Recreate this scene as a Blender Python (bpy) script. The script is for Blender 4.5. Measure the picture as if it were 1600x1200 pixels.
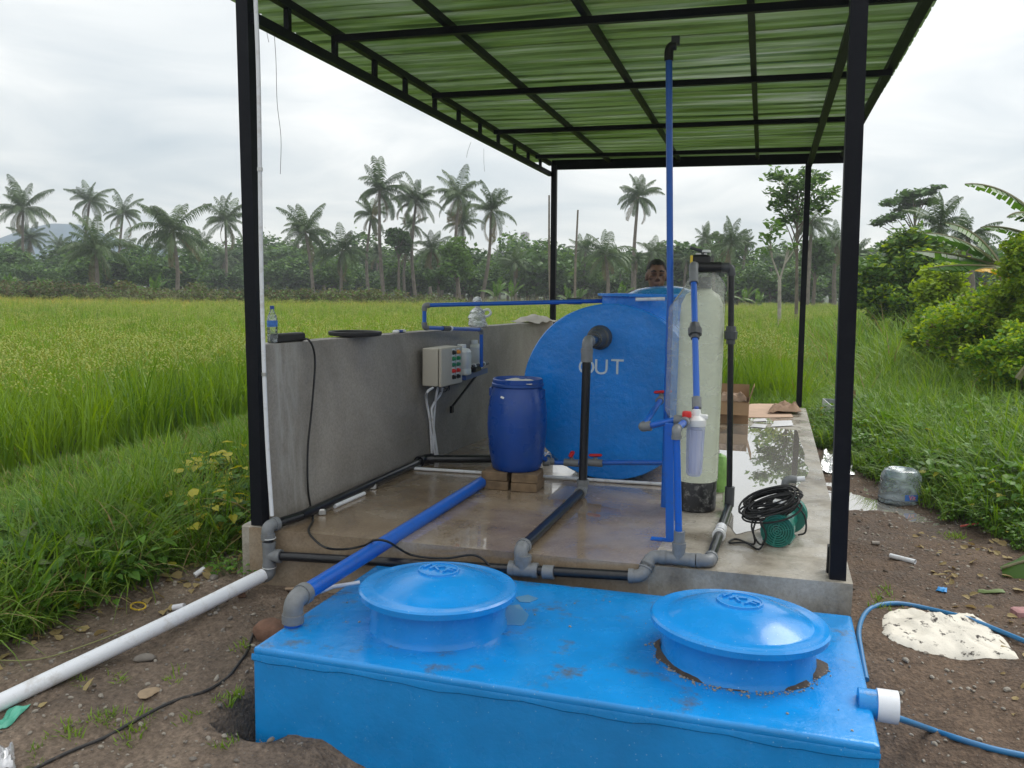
import bpy, bmesh, math, random
import numpy as np
from mathutils import Vector, Matrix
for o in list(bpy.data.objects): bpy.data.objects.remove(o)
SC = bpy.context.scene
COL = SC.collection
random.seed(7); RNG = np.random.default_rng(7)
PI = math.pi; rad = math.radians

# ------------------------------------------------------------------ camera
CAM = np.array([2.9259, -4.3703, 1.4482]); YAW, PITCH, ROLL, FPX = -0.284, -0.1132, 0.0159, 1329.2
_cy, _sy, _cp, _sp = math.cos(YAW), math.sin(YAW), math.cos(PITCH), math.sin(PITCH)
_f = np.array([_sy*_cp, _cy*_cp, _sp]); _r = np.array([_cy, -_sy, 0.0]); _u = np.cross(_r, _f)
_c, _s = math.cos(ROLL), math.sin(ROLL)
RM = np.stack([_c*_r + _s*_u, -_s*_r + _c*_u, _f])
cd = bpy.data.cameras.new('camera'); cam = bpy.data.objects.new('camera', cd); COL.objects.link(cam)
cd.sensor_fit = 'HORIZONTAL'; cd.sensor_width = 36; cd.lens = FPX/1600*36; cd.clip_end = 6000; cd.clip_start = .05
cam.matrix_world = Matrix(((RM[0][0], RM[1][0], -RM[2][0], CAM[0]), (RM[0][1], RM[1][1], -RM[2][1], CAM[1]),
                           (RM[0][2], RM[1][2], -RM[2][2], CAM[2]), (0, 0, 0, 1)))
SC.camera = cam

# ------------------------------------------------------------------ world, sun, exposure
SUN_EL, SUN_AZ = rad(52), rad(38)          # azimuth measured from +Y towards +X
w = bpy.data.worlds.new('World'); SC.world = w; w.use_nodes = True
nt = w.node_tree; nt.nodes.clear()
def N(t, typ, **kw):
    n = t.nodes.new(typ)
    for k, v in kw.items():
        if k.startswith('i_'):
            key = k[2:]; key = int(key) if key.isdigit() else key.replace('_', ' ')
            n.inputs[key].default_value = v
        else: setattr(n, k, v)
    return n
def L(t, a, b): t.links.new(a, b)
def ramp(t, fac, stops):
    n = t.nodes.new('ShaderNodeValToRGB'); e = n.color_ramp.elements
    while len(e) < len(stops): e.new(.5)
    for q, (p, c) in zip(e, stops):
        q.position = p; q.color = (c, c, c, 1) if isinstance(c, (int, float)) else tuple(c) + (1,)
    L(t, fac, n.inputs[0]); return n.outputs[0]
sky = N(nt, 'ShaderNodeTexSky'); sky.sky_type = 'NISHITA'; sky.sun_disc = False
sky.sun_elevation = SUN_EL; sky.sun_rotation = SUN_AZ
tc = N(nt, 'ShaderNodeTexCoord'); sep = N(nt, 'ShaderNodeSeparateXYZ'); L(nt, tc.outputs['Generated'], sep.inputs[0])
zz = N(nt, 'ShaderNodeMath', operation='ADD'); L(nt, sep.outputs[2], zz.inputs[0]); zz.inputs[1].default_value = .17
zm = N(nt, 'ShaderNodeMath', operation='MAXIMUM'); L(nt, zz.outputs[0], zm.inputs[0]); zm.inputs[1].default_value = .1
dx = N(nt, 'ShaderNodeMath', operation='DIVIDE'); L(nt, sep.outputs[0], dx.inputs[0]); L(nt, zm.outputs[0], dx.inputs[1])
dy = N(nt, 'ShaderNodeMath', operation='DIVIDE'); L(nt, sep.outputs[1], dy.inputs[0]); L(nt, zm.outputs[0], dy.inputs[1])
cb = N(nt, 'ShaderNodeCombineXYZ'); L(nt, dx.outputs[0], cb.inputs[0]); L(nt, dy.outputs[0], cb.inputs[1])
zg = N(nt, 'ShaderNodeMath', operation='MULTIPLY_ADD'); L(nt, zm.outputs[0], zg.inputs[0]); zg.inputs[1].default_value = .42; zg.inputs[2].default_value = .80      # an overcast sky is brighter overhead than at the horizon
nz = N(nt, 'ShaderNodeTexNoise', i_Scale=1.25, i_Detail=6, i_Roughness=.55, i_Distortion=.6); L(nt, cb.outputs[0], nz.inputs['Vector'])
nz2 = N(nt, 'ShaderNodeTexNoise', i_Scale=.55, i_Detail=3, i_Roughness=.5); L(nt, cb.outputs[0], nz2.inputs['Vector'])
mx = N(nt, 'ShaderNodeMath', operation='MULTIPLY_ADD'); L(nt, nz.outputs[0], mx.inputs[0]); mx.inputs[1].default_value = .55
m2 = N(nt, 'ShaderNodeMath', operation='MULTIPLY'); L(nt, nz2.outputs[0], m2.inputs[0]); m2.inputs[1].default_value = .45
L(nt, m2.outputs[0], mx.inputs[2])
CLOUD = .72
ccol = ramp(nt, mx.outputs[0], [(.36, (5.2*CLOUD, 5.85*CLOUD, 6.25*CLOUD)), (.49, (7.7*CLOUD, 7.95*CLOUD, 7.9*CLOUD)), (.60, (10.2*CLOUD, 10.1*CLOUD, 9.7*CLOUD))])
mixn = N(nt, 'ShaderNodeMixRGB'); mixn.inputs[0].default_value = .9
L(nt, sky.outputs[0], mixn.inputs[1]); cm = N(nt, 'ShaderNodeVectorMath', operation='SCALE'); L(nt, ccol, cm.inputs[0]); L(nt, zg.outputs[0], cm.inputs['Scale']); L(nt, cm.outputs[0], mixn.inputs[2])
bg = N(nt, 'ShaderNodeBackground', i_Strength=.1); L(nt, mixn.outputs[0], bg.inputs[0])
wo = N(nt, 'ShaderNodeOutputWorld'); L(nt, bg.outputs[0], wo.inputs[0])
sl = bpy.data.lights.new('sun', 'SUN'); sl.energy = 1.5; sl.angle = rad(40); sl.color = (1, .97, .92)
sun = bpy.data.objects.new('sun', sl); COL.objects.link(sun)
sd = Vector((math.sin(SUN_AZ)*math.cos(SUN_EL), math.cos(SUN_AZ)*math.cos(SUN_EL), math.sin(SUN_EL)))
sun.rotation_euler = sd.to_track_quat('Z', 'Y').to_euler(); sun.location = (0, 0, 30)
vs = SC.view_settings; vs.view_transform = 'Standard'; vs.look = 'None'; vs.gamma = 1; vs.use_curve_mapping = False; vs.exposure = 0.85
cy = SC.cycles; cy.use_denoising = True; cy.max_bounces = 7; cy.diffuse_bounces = 3; cy.glossy_bounces = 4; cy.transmission_bounces = 5
cy.transparent_max_bounces = 12; cy.volume_bounces = 0; cy.caustics_reflective = False; cy.caustics_refractive = False
cy.sample_clamp_indirect = 6

# ------------------------------------------------------------------ where things stand
def _ray(px, py): return np.array([(px-800)/FPX, (600-py)/FPX, 1.0]) @ RM
def on_z(px, py, z=0.0): d = _ray(px, py); return CAM + d*(z-CAM[2])/d[2]
def on_y(px, py, y): d = _ray(px, py); return CAM + d*(y-CAM[1])/d[1]
def on_x(px, py, x): d = _ray(px, py); return CAM + d*(x-CAM[0])/d[0]
def on_plane(px, py, p, n): d = _ray(px, py); return CAM + d*np.dot(np.array(p)-CAM, n)/np.dot(d, n)
def project(X):
    q = (np.asarray(X)-CAM) @ RM.T
    return 800+FPX*q[..., 0]/q[..., 2], 600-FPX*q[..., 1]/q[..., 2], q[..., 2]
def inview(X, mg=260):
    a, b, d = project(X); return (d > .3) & (a > -mg) & (a < 1600+mg) & (b < 1200+mg) & (b > -900)

# ------------------------------------------------------------------ materials
def mat(name, col, rough=.5, metal=0.0, var=0.0, vscale=6.0, bump=0.0, bscale=40.0, spec=.5, coat=0.0, dirt=None, dscale=3.0, damt=.35, rvar=0.0, dlo=.52, dhi=.72):
    m = bpy.data.materials.new(name); m.use_nodes = True; t = m.node_tree; b = t.nodes['Principled BSDF']
    b.inputs['Roughness'].default_value = rough; b.inputs['Metallic'].default_value = metal
    b.inputs['Specular IOR Level'].default_value = spec; b.inputs['Coat Weight'].default_value = coat; b.inputs['Coat Roughness'].default_value = .08
    c = tuple(col) + (1,)
    b.inputs['Base Color'].default_value = c
    g = N(t, 'ShaderNodeNewGeometry') if (var or bump or dirt or rvar) else None
    out = None
    if var:
        n = N(t, 'ShaderNodeTexNoise', i_Scale=vscale, i_Detail=5, i_Roughness=.6); L(t, g.outputs['Position'], n.inputs['Vector'])
        out = ramp(t, n.outputs[0], [(.3, [x*(1-var) for x in col]), (.7, [min(1, x*(1+var)) for x in col])])
    if dirt:
        n = N(t, 'ShaderNodeTexNoise', i_Scale=dscale, i_Detail=7, i_Roughness=.68); L(t, g.outputs['Position'], n.inputs['Vector'])
        f = ramp(t, n.outputs[0], [(dlo, 0.0), (dhi, damt)])
        k = N(t, 'ShaderNodeMixRGB'); L(t, f, k.inputs[0]); k.inputs[1].default_value = c; k.inputs[2].default_value = tuple(dirt) + (1,)
        if out: L(t, out, k.inputs[1])
        out = k.outputs[0]
    if out: L(t, out, b.inputs['Base Color'])
    if rvar:
        n = N(t, 'ShaderNodeTexNoise', i_Scale=dscale*1.7, i_Detail=5); L(t, g.outputs['Position'], n.inputs['Vector'])
        L(t, ramp(t, n.outputs[0], [(.35, max(.02, rough-rvar)), (.65, min(1, rough+rvar))]), b.inputs['Roughness'])
    if bump:
        n = N(t, 'ShaderNodeTexNoise', i_Scale=bscale, i_Detail=6, i_Roughness=.6); L(t, g.outputs['Position'], n.inputs['Vector'])
        bp = N(t, 'ShaderNodeBump', i_Strength=bump, i_Distance=.01); L(t, n.outputs[0], bp.inputs['Height']); L(t, bp.outputs[0], b.inputs['Normal'])
    return m
def leafmat(name, c0, c1, trans=.35, rough=.45, nscale=1.2, yellow=None, yamt=.15):
    """foliage: two tones mixed per plant and per spot, some light through the leaf"""
    m = bpy.data.materials.new(name); m.use_nodes = True; t = m.node_tree; t.nodes.clear()
    o = N(t, 'ShaderNodeOutputMaterial'); g = N(t, 'ShaderNodeNewGeometry'); oi = N(t, 'ShaderNodeObjectInfo')
    n = N(t, 'ShaderNodeTexNoise', i_Scale=nscale, i_Detail=3); L(t, g.outputs['Position'], n.inputs['Vector'])
    a = N(t, 'ShaderNodeMath', operation='MULTIPLY_ADD'); L(t, oi.outputs['Random'], a.inputs[0]); a.inputs[1].default_value = .28
    nn = N(t, 'ShaderNodeMath', operation='MULTIPLY_ADD'); L(t, n.outputs[0], nn.inputs[0]); nn.inputs[1].default_value = .9; nn.inputs[2].default_value = -.15; L(t, nn.outputs[0], a.inputs[2])
    r2 = N(t, 'ShaderNodeMath', operation='MULTIPLY_ADD'); L(t, g.outputs['Random Per Island'], r2.inputs[0]); r2.inputs[1].default_value = .36; L(t, a.outputs[0], r2.inputs[2])
    stops = [(.3, c0), (.85, c1)]
    if yellow: stops = [(.3, c0), (.74, c1), (.99-yamt, c1), (min(1, 1.1-yamt), yellow)]
    c = ramp(t, r2.outputs[0], stops)
    b = N(t, 'ShaderNodeBsdfPrincipled', i_Roughness=rough); b.inputs['Specular IOR Level'].default_value = .35; L(t, c, b.inputs['Base Color'])
    tr = N(t, 'ShaderNodeBsdfTranslucent')
    hs = N(t, 'ShaderNodeHueSaturation', i_Hue=.485, i_Saturation=1.1, i_Value=1.25); L(t, c, hs.inputs['Color']); L(t, hs.outputs[0], tr.inputs[0])
    mixs = N(t, 'ShaderNodeMixShader'); mixs.inputs[0].default_value = trans
    L(t, b.outputs[0], mixs.inputs[1]); L(t, tr.outputs[0], mixs.inputs[2]); L(t, mixs.outputs[0], o.inputs[0])
    return m
def plastic_film(name, fac0=.15, fac1=.6, tint=(.9, .93, .93), rough=.12, bscale=14):
    m = bpy.data.materials.new(name); m.use_nodes = True; t = m.node_tree; t.nodes.clear()
    o = N(t, 'ShaderNodeOutputMaterial'); g = N(t, 'ShaderNodeNewGeometry')
    mp = N(t, 'ShaderNodeMapping'); mp.inputs['Scale'].default_value = (1, 1, 1.9); L(t, g.outputs['Position'], mp.inputs[0])
    n = N(t, 'ShaderNodeTexNoise', i_Scale=bscale, i_Detail=4, i_Distortion=1.2); L(t, mp.outputs[0], n.inputs['Vector'])
    f = ramp(t, n.outputs[0], [(.42, fac0), (.62, fac1)])
    bp = N(t, 'ShaderNodeBump', i_Strength=.7, i_Distance=.02); L(t, n.outputs[0], bp.inputs['Height'])
    b = N(t, 'ShaderNodeBsdfPrincipled', i_Roughness=rough); b.inputs['Base Color'].default_value = tint + (1,); L(t, bp.outputs[0], b.inputs['Normal'])
    tr = N(t, 'ShaderNodeBsdfTransparent'); tr.inputs[0].default_value = (.97, .98, .98, 1)
    k = N(t, 'ShaderNodeMixShader'); L(t, f, k.inputs[0]); L(t, tr.outputs[0], k.inputs[1]); L(t, b.outputs[0], k.inputs[2])
    gl = N(t, 'ShaderNodeBsdfGlossy', i_Roughness=.08); L(t, bp.outputs[0], gl.inputs['Normal'])
    fr = N(t, 'ShaderNodeFresnel', i_IOR=1.45); L(t, bp.outputs[0], fr.inputs['Normal'])
    k2 = N(t, 'ShaderNodeMixShader'); L(t, fr.outputs[0], k2.inputs[0]); L(t, k.outputs[0], k2.inputs[1]); L(t, gl.outputs[0], k2.inputs[2])
    L(t, k2.outputs[0], o.inputs[0]); return m

# ------------------------------------------------------------------ mesh helpers
def unit(v): v = np.asarray(v, float); return v/max(1e-12, np.linalg.norm(v))
def frame(d):
    d = unit(d); a = np.array([0, 0, 1.0]) if abs(d[2]) < .9 else np.array([1.0, 0, 0])
    x = unit(np.cross(a, d)); return x, np.cross(d, x)
def rootloc(o):
    while o.parent: o = o.parent
    return np.array(o.location)
class MB:
    def __init__(s): s.v = []; s.f = []; s.m = []; s.k = 0
    def add(s, vs, fs):
        n = len(s.v); s.v += [tuple(map(float, p)) for p in vs]; s.f += [tuple(i+n for i in q) for q in fs]; s.m += [s.k]*len(fs); return s
    def box(s, c, size, rz=0.0, rx=0.0, ry=0.0, bev=0.0):
        R = Matrix.Rotation(rz, 3, 'Z') @ Matrix.Rotation(ry, 3, 'Y') @ Matrix.Rotation(rx, 3, 'X')
        h = [q/2 for q in size]; vs = []; b = min(bev, min(h)*.9)
        if b:
            prof = [(-h[2], b), (-h[2]+b, 0), (h[2]-b, 0), (h[2], b)]
            for z_, ins in prof:
                X, Y = h[0]-ins, h[1]-ins
                for (x, y) in ((-X+b, -Y), (X-b, -Y), (X, -Y+b), (X, Y-b), (X-b, Y), (-X+b, Y), (-X, Y-b), (-X, -Y+b)):
                    vs.append(R @ Vector((x, y, z_)) + Vector(c))
            fs = [tuple(range(7, -1, -1)), tuple(range(24, 32))]
            for r in range(3):
                for i in range(8): j = (i+1) % 8; fs.append((r*8+i, r*8+j, r*8+8+j, r*8+8+i))
            return s.add(vs, fs)
        for z_ in (-1, 1):
            for x, y in ((-1, -1), (1, -1), (1, 1), (-1, 1)): vs.append(R @ Vector((x*h[0], y*h[1], z_*h[2])) + Vector(c))
        return s.add(vs, [(3, 2, 1, 0), (4, 5, 6, 7), (0, 1, 5, 4), (1, 2, 6, 5), (2, 3, 7, 6), (3, 0, 4, 7)])
    def bar(s, p, q, wd, hg):
        """rectangular bar from p to q: wd across, hg along the other side"""
        p, q = np.asarray(p, float), np.asarray(q, float); x, y = frame(q-p); vs = []
        if abs(unit(q-p)[2]) > .9: x, y = np.array([1.0, 0, 0]), np.array([0, 1.0, 0])
        for e in (p, q):
            for a, b in ((-1, -1), (1, -1), (1, 1), (-1, 1)): vs.append(e + x*a*wd/2 + y*b*hg/2)
        return s.add(vs, [(3, 2, 1, 0), (4, 5, 6, 7), (0, 1, 5, 4), (1, 2, 6, 5), (2, 3, 7, 6), (3, 0, 4, 7)])
    def tube(s, path, r, n=12, caps=True):
        path = [np.asarray(p, float) for p in path]; rs = r if hasattr(r, '__len__') else [r]*len(path); vs = []; fs = []
        x = None
        for i, p in enumerate(path):
            d = unit(path[min(i+1, len(path)-1)] - path[max(i-1, 0)])
            if x is None: x, y = frame(d)
            else:
                x = x - d*np.dot(x, d); x = unit(x); y = np.cross(d, x)
            for k in range(n):
                a = 2*PI*k/n; vs.append(p + rs[i]*(x*math.cos(a) + y*math.sin(a)))
        for i in range(len(path)-1):
            for k in range(n): j = (k+1) % n; fs.append((i*n+k, i*n+j, i*n+n+j, i*n+n+k))
        if caps: fs += [tuple(range(n-1, -1, -1)), tuple((len(path)-1)*n+k for k in range(n))]
        return s.add(vs, fs)
    def lathe(s, prof, c=(0, 0, 0), n=32, axis=(0, 0, 1), wob=None):
        ax = unit(axis); x, y = (np.array([1.0, 0, 0]), np.array([0, 1.0, 0])) if abs(ax[2]) > .999 else frame(ax); vs = []; fs = []; c = np.asarray(c, float)
        for r, h in prof:
            for k in range(n):
                a = 2*PI*k/n; q = r*(1+(wob(a, h) if wob else 0)); vs.append(c + ax*h + q*(x*math.cos(a) + y*math.sin(a)))
        for i in range(len(prof)-1):
            for k in range(n): j = (k+1) % n; fs.append((i*n+k, i*n+j, i*n+n+j, i*n+n+k))
        if prof[0][0] > 1e-6: fs.append(tuple(range(n-1, -1, -1)))
        if prof[-1][0] > 1e-6: fs.append(tuple((len(prof)-1)*n+k for k in range(n)))
        return s.add(vs, fs)
    def prism(s, poly, z0, z1):
        n = len(poly); vs = [(p[0], p[1], z0) for p in poly] + [(p[0], p[1], z1) for p in poly]
        return s.add(vs, [tuple(range(n-1, -1, -1)), tuple(range(n, 2*n))] + [(i, (i+1) % n, n+(i+1) % n, n+i) for i in range(n)])
    def sheet(s, P, thick=0.0):
        """grid of points P[i][j]; optional thickness downwards"""
        P = np.asarray(P, float); a, b = P.shape[:2]
        fs = [(i*b+j, i*b+j+1, (i+1)*b+j+1, (i+1)*b+j) for i in range(a-1) for j in range(b-1)]
        if not thick: return s.add(P.reshape(-1, 3), fs)
        Q = P - np.array([0, 0, thick]); n = a*b
        fs2 = fs + [tuple(n+k for k in q[::-1]) for q in fs]
        edge = [i*b for i in range(a)] + [(a-1)*b+j for j in range(1, b)] + [i*b+b-1 for i in range(a-2, -1, -1)] + [j for j in range(b-2, 0, -1)]
        for i in range(len(edge)): u_, v_ = edge[i], edge[(i+1) % len(edge)]; fs2.append((u_, v_, n+v_, n+u_))
        return s.add(np.concatenate([P.reshape(-1, 3), Q.reshape(-1, 3)]), fs2)
    def mesh(s, name, mats, smooth=False, off=(0, 0, 0)):
        me = bpy.data.meshes.new(name); o = np.asarray(off)
        me.from_pydata([tuple(np.asarray(p)-o) for p in s.v], [], s.f)
        for m in (mats if isinstance(mats, (list, tuple)) else [mats]): me.materials.append(m)
        if any(s.m): me.polygons.foreach_set('material_index', s.m)
        if smooth:
            me.polygons.foreach_set('use_smooth', [True]*len(me.polygons))
            try: me.set_sharp_from_angle(angle=rad(38))
            except Exception: pass
        me.update(); return me
    def build(s, name, mats, parent=None, smooth=False, at=None, fixn=False):
        off = rootloc(parent) if parent is not None else (np.asarray(at) if at is not None else (np.mean(np.array(s.v), 0)*np.array([1, 1, 0]) + np.array([0, 0, min(p[2] for p in s.v)])))
        me = s.mesh(name, mats, smooth, off)
        if fixn:
            bm = bmesh.new(); bm.from_mesh(me); bmesh.ops.recalc_face_normals(bm, faces=bm.faces); bm.to_mesh(me); bm.free()
        o = bpy.data.objects.new(name, me); COL.objects.link(o)
        if parent is not None: o.parent = parent
        else: o.location = off
        return o
def tag(o, label=None, cat=None, group=None, kind=None):
    if label: o['label'] = label
    if cat: o['category'] = cat
    if group: o['group'] = group
    if kind: o['kind'] = kind
    return o
def thing(name, label, cat, loc=(0, 0, 0), group=None):
    o = bpy.data.objects.new(name, None); COL.objects.link(o); o.location = tuple(map(float, loc)); o.empty_display_size = .2
    return tag(o, label, cat, group)
def struct(name, mb, m, smooth=False): return tag(mb.build(name, m, smooth=smooth), kind='structure')
def text_mesh(txt, size, ext, spacing=1.0):
    cu = bpy.data.curves.new('lettering', 'FONT'); cu.body = txt; cu.size = size; cu.extrude = ext; cu.align_x = 'CENTER'; cu.align_y = 'CENTER'; cu.space_character = spacing; cu.resolution_u = 4
    o = bpy.data.objects.new('lettering', cu); COL.objects.link(o)
    dg = bpy.context.evaluated_depsgraph_get(); me = bpy.data.meshes.new_from_object(o.evaluated_get(dg))
    bpy.data.objects.remove(o); return me
def put_mesh(name, me, m, parent, M):
    me.transform(M); me.materials.clear(); me.materials.append(m)
    off = rootloc(parent); me.transform(Matrix.Translation(-Vector(off)))
    o = bpy.data.objects.new(name, me); COL.objects.link(o); o.parent = parent; return o
def arc(p0, c, p1, n=6):
    """quadratic bend from p0 over corner c to p1"""
    p0, c, p1 = map(lambda q: np.asarray(q, float), (p0, c, p1))
    return [(1-t)**2*p0 + 2*t*(1-t)*c + t*t*p1 for t in np.linspace(0, 1, n+1)]
def spline(pts, n=8):
    P = [np.asarray(p, float) for p in pts]; P = [2*P[0]-P[1]] + P + [2*P[-1]-P[-2]]; out = []
    for i in range(1, len(P)-2):
        a, b, c, d = P[i-1:i+3]
        for t in np.linspace(0, 1, n, endpoint=False):
            out.append(.5*(2*b + (c-a)*t + (2*a-5*b+4*c-d)*t*t + (3*b-a-3*c+d)*t**3))
    out.append(P[-2]); return out
def pipe_run(root, pts, r, m, fm, skip=(), n=14, k=1.27, collar=True):
    """straight pipes between the points, an elbow fitting at each corner"""
    pts = [np.asarray(p, float) for p in pts]
    for i in range(len(pts)-1):
        d = unit(pts[i+1]-pts[i]); t0_ = r*1.7 if 0 < i and i not in skip else 0; t1_ = r*1.7 if i+1 < len(pts)-1 and i+1 not in skip else 0
        if np.linalg.norm(pts[i+1]-pts[i]) > t0_+t1_+.01: MB().tube([pts[i]+d*t0_, pts[i+1]-d*t1_], r, n).build('pipe', m, root, True)
    for i in range(1, len(pts)-1):
        if i in skip: continue
        d0, d1 = unit(pts[i-1]-pts[i]), unit(pts[i+1]-pts[i]); l_ = r*2.6
        a, b = pts[i]+d0*l_, pts[i]+d1*l_
        mb = MB().tube([a] + arc(pts[i]+d0*r*1.3, pts[i], pts[i]+d1*r*1.3, 6) + [b], r*k, n)
        if collar:
            for e, d in ((a, d0), (b, d1)): mb.tube([e-d*r*1.0, e+d*.001], r*(k+.15), n)
        mb.build('elbow', fm, root, True)
def fitting(root, name, p, q, r, m, n=14): return MB().tube([p, q], r, n).build(name, m, root, True)
def tee(root, c, dirs, r, m, l_=2.6, n=14):
    mb = MB(); c = np.asarray(c, float)
    for d in dirs:
        d = unit(d); mb.tube([c, c+d*r*l_], r*1.28, n); mb.tube([c+d*r*(l_-.9), c+d*(r*l_+.001)], r*1.38, n)
    return mb.build('tee', m, root, True)
def vnoise(x, y, seed=0):
    """smooth value noise"""
    xi, yi = np.floor(x).astype(int), np.floor(y).astype(int); fx, fy = x-xi, y-yi
    def h(a, b): return ((np.sin(a*127.1 + b*311.7 + seed*74.7)*43758.5453) % 1.0)
    sx, sy = fx*fx*(3-2*fx), fy*fy*(3-2*fy)
    return (h(xi, yi)*(1-sx)+h(xi+1, yi)*sx)*(1-sy) + (h(xi, yi+1)*(1-sx)+h(xi+1, yi+1)*sx)*sy
def fbm(x, y, seed=0, o=4): return sum(vnoise(x*2**i, y*2**i, seed+i)*.5**(i+1) for i in range(o))
def scatter(name, pts, rots, scl, idx, variants, label, cat, group=None):
    """one ground-cover object: the plant meshes repeated at the given points"""
    me = bpy.data.meshes.new(name); me.from_pydata([tuple(map(float, p)) for p in pts], [], [])
    a = me.attributes.new('rot', 'FLOAT_VECTOR', 'POINT'); a.data.foreach_set('vector', np.asarray(rots, np.float32).ravel())
    a = me.attributes.new('scl', 'FLOAT', 'POINT'); a.data.foreach_set('value', np.asarray(scl, np.float32))
    a = me.attributes.new('idx', 'INT', 'POINT'); a.data.foreach_set('value', np.asarray(idx, np.int32))
    o = bpy.data.objects.new(name, me); COL.objects.link(o)
    ng = bpy.data.node_groups.new(name, 'GeometryNodeTree')
    ng.interface.new_socket('Geometry', in_out='INPUT', socket_type='NodeSocketGeometry'); ng.interface.new_socket('Geometry', in_out='OUTPUT', socket_type='NodeSocketGeometry')
    gi, go = ng.nodes.new('NodeGroupInput'), ng.nodes.new('NodeGroupOutput')
    jn = ng.nodes.new('GeometryNodeJoinGeometry')
    for v in variants:
        oi = ng.nodes.new('GeometryNodeObjectInfo'); oi.inputs[0].default_value = v; oi.transform_space = 'ORIGINAL'
        gti = ng.nodes.new('GeometryNodeGeometryToInstance'); L(ng, oi.outputs['Geometry'], gti.inputs[0]); L(ng, gti.outputs[0], jn.inputs[0])
    def na(nm, ty):
        n = ng.nodes.new('GeometryNodeInputNamedAttribute'); n.data_type = ty; n.inputs[0].default_value = nm; return n.outputs[0]
    ip = ng.nodes.new('GeometryNodeInstanceOnPoints'); ip.inputs['Pick Instance'].default_value = True
    L(ng, gi.outputs[0], ip.inputs['Points']); L(ng, jn.outputs[0], ip.inputs['Instance']); L(ng, na('idx', 'INT'), ip.inputs['Instance Index'])
    er = ng.nodes.new('FunctionNodeEulerToRotation'); L(ng, na('rot', 'FLOAT_VECTOR'), er.inputs[0]); L(ng, er.outputs[0], ip.inputs['Rotation'])
    L(ng, na('scl', 'FLOAT'), ip.inputs['Scale']); L(ng, ip.outputs[0], go.inputs[0])
    md = o.modifiers.new('spread', 'NODES'); md.node_group = ng
    return tag(o, label, cat, group, 'stuff')
def variant(me): return bpy.data.objects.new(me.name, me)      # carries a plant mesh for scatter(); never linked
# ------------------------------------------------------------------ shared materials
GREY = mat('grey_pvc', (.17, .18, .19), .45, var=.12, vscale=30, bump=.05, dirt=(.1, .085, .07), dscale=25, damt=.35)
DARKGREY = mat('dark_grey_pvc', (.055, .06, .065), .45, var=.1)
BLACKP = mat('black_pipe', (.006, .007, .011), .28, dirt=(.09, .08, .07), dscale=30, damt=.25, bump=.05)
BLUEP = mat('blue_pipe', (.004, .105, .50), .35, dirt=(.05, .07, .12), dscale=20, damt=.4, bump=.05)
WHITEP = mat('white_pvc', (.72, .74, .78), .35, dirt=(.35, .3, .24), dscale=14, damt=.5, bump=.05)
BLACKM = mat('black_steel_paint', (.004, .005, .009), .5, dirt=(.03, .03, .035), dscale=9, damt=.2, bump=.1, bscale=120, spec=.16)
BLACK = mat('black_rubber', (.008, .008, .009), .5)
RED = mat('red_plastic', (.62, .02, .02), .4)
WHITE = mat('white_plastic', (.78, .79, .78), .38, dirt=(.5, .46, .4), dscale=8, damt=.3)
STEEL = mat('steel', (.5, .5, .5), .35, metal=1)
CLEAR = plastic_film('clear_plastic', .1, .4, (.72, .82, .86))

# ------------------------------------------------------------------ ground
def sst(t): t = np.clip(t, 0, 1); return t*t*(3-2*t)
def gz(x, y, fine=True):
    x = np.asarray(x, float); y = np.asarray(y, float)
    left = -.33 - .16*np.clip(-y/1.5, 0, 1.3)
    right = -.25 - .16*np.clip((.1-y)/1.2, 0, 1.4) + .30*sst((x-4.3)/3.2)
    k = sst((x-1.0)/2.2); z = left*(1-k) + right*k
    z = z - .30*sst((x-1.0)/.9)*sst((3.3-x)/.3)*sst((-1.1-y)/.25)                 # ground falls away along the tank's front
    z = z - .34*sst((x-.66)/.1)*sst((1.05-x)/.1)*sst((-.5-y)/.15)*sst((y+1.36)/.1)  # pit beside the tank
    z = z - .055*np.exp(-((x-3.72)/.30)**2-((y-3.15)/.42)**2) - .055*np.exp(-((x-4.15)/.22)**2-((y-2.70)/.24)**2)     # hollows that hold rain
    b = sst((-1.0-x)/.8)*sst((x+3.6)/.5); z = z + .07*b
    r = sst((-3.2-x)/.5); z = z*(1-r) - .45*r
    far = sst((y-7.5)/2); z = z*(1-far) + far*(-.42+.30*sst((x-4.3)/3.2)*sst((30-y)/10))
    if fine:
        n = (fbm(x*2.3+7, y*2.3, 3)-.5)*.10 + (fbm(x*9, y*9, 8)-.5)*.045 + (fbm(x*26, y*26, 12)-.5)*.02
        core = sst((x+6)/1)*sst((9-x)/1)*sst((12-y)/2); z = z + n*core
    return z
def gpt(px, py, up=0.0, it=6):
    z = -.3
    for _ in range(it): p = on_z(px, py, z); z = float(gz(p[0], p[1])) + up
    return np.array([p[0], p[1], z])
def ngrid(lo, a, b, hi, st, growth=1.18):
    c = list(np.arange(a, b+1e-6, st)); s_ = st; v = b
    while v < hi: s_ *= growth; v += s_; c.append(v)
    s_ = st; v = a
    while v > lo: s_ *= growth; v -= s_; c.insert(0, v)
    return np.array(c)
xs, ys = ngrid(-2500, -2.2, 5.4, 2500, .04), ngrid(-60, -2.3, 3.6, 4000, .04)
GX, GY = np.meshgrid(xs, ys, indexing='ij'); GZ = gz(GX, GY)
mb = MB().sheet(np.stack([GX, GY, GZ], -1))
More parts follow.
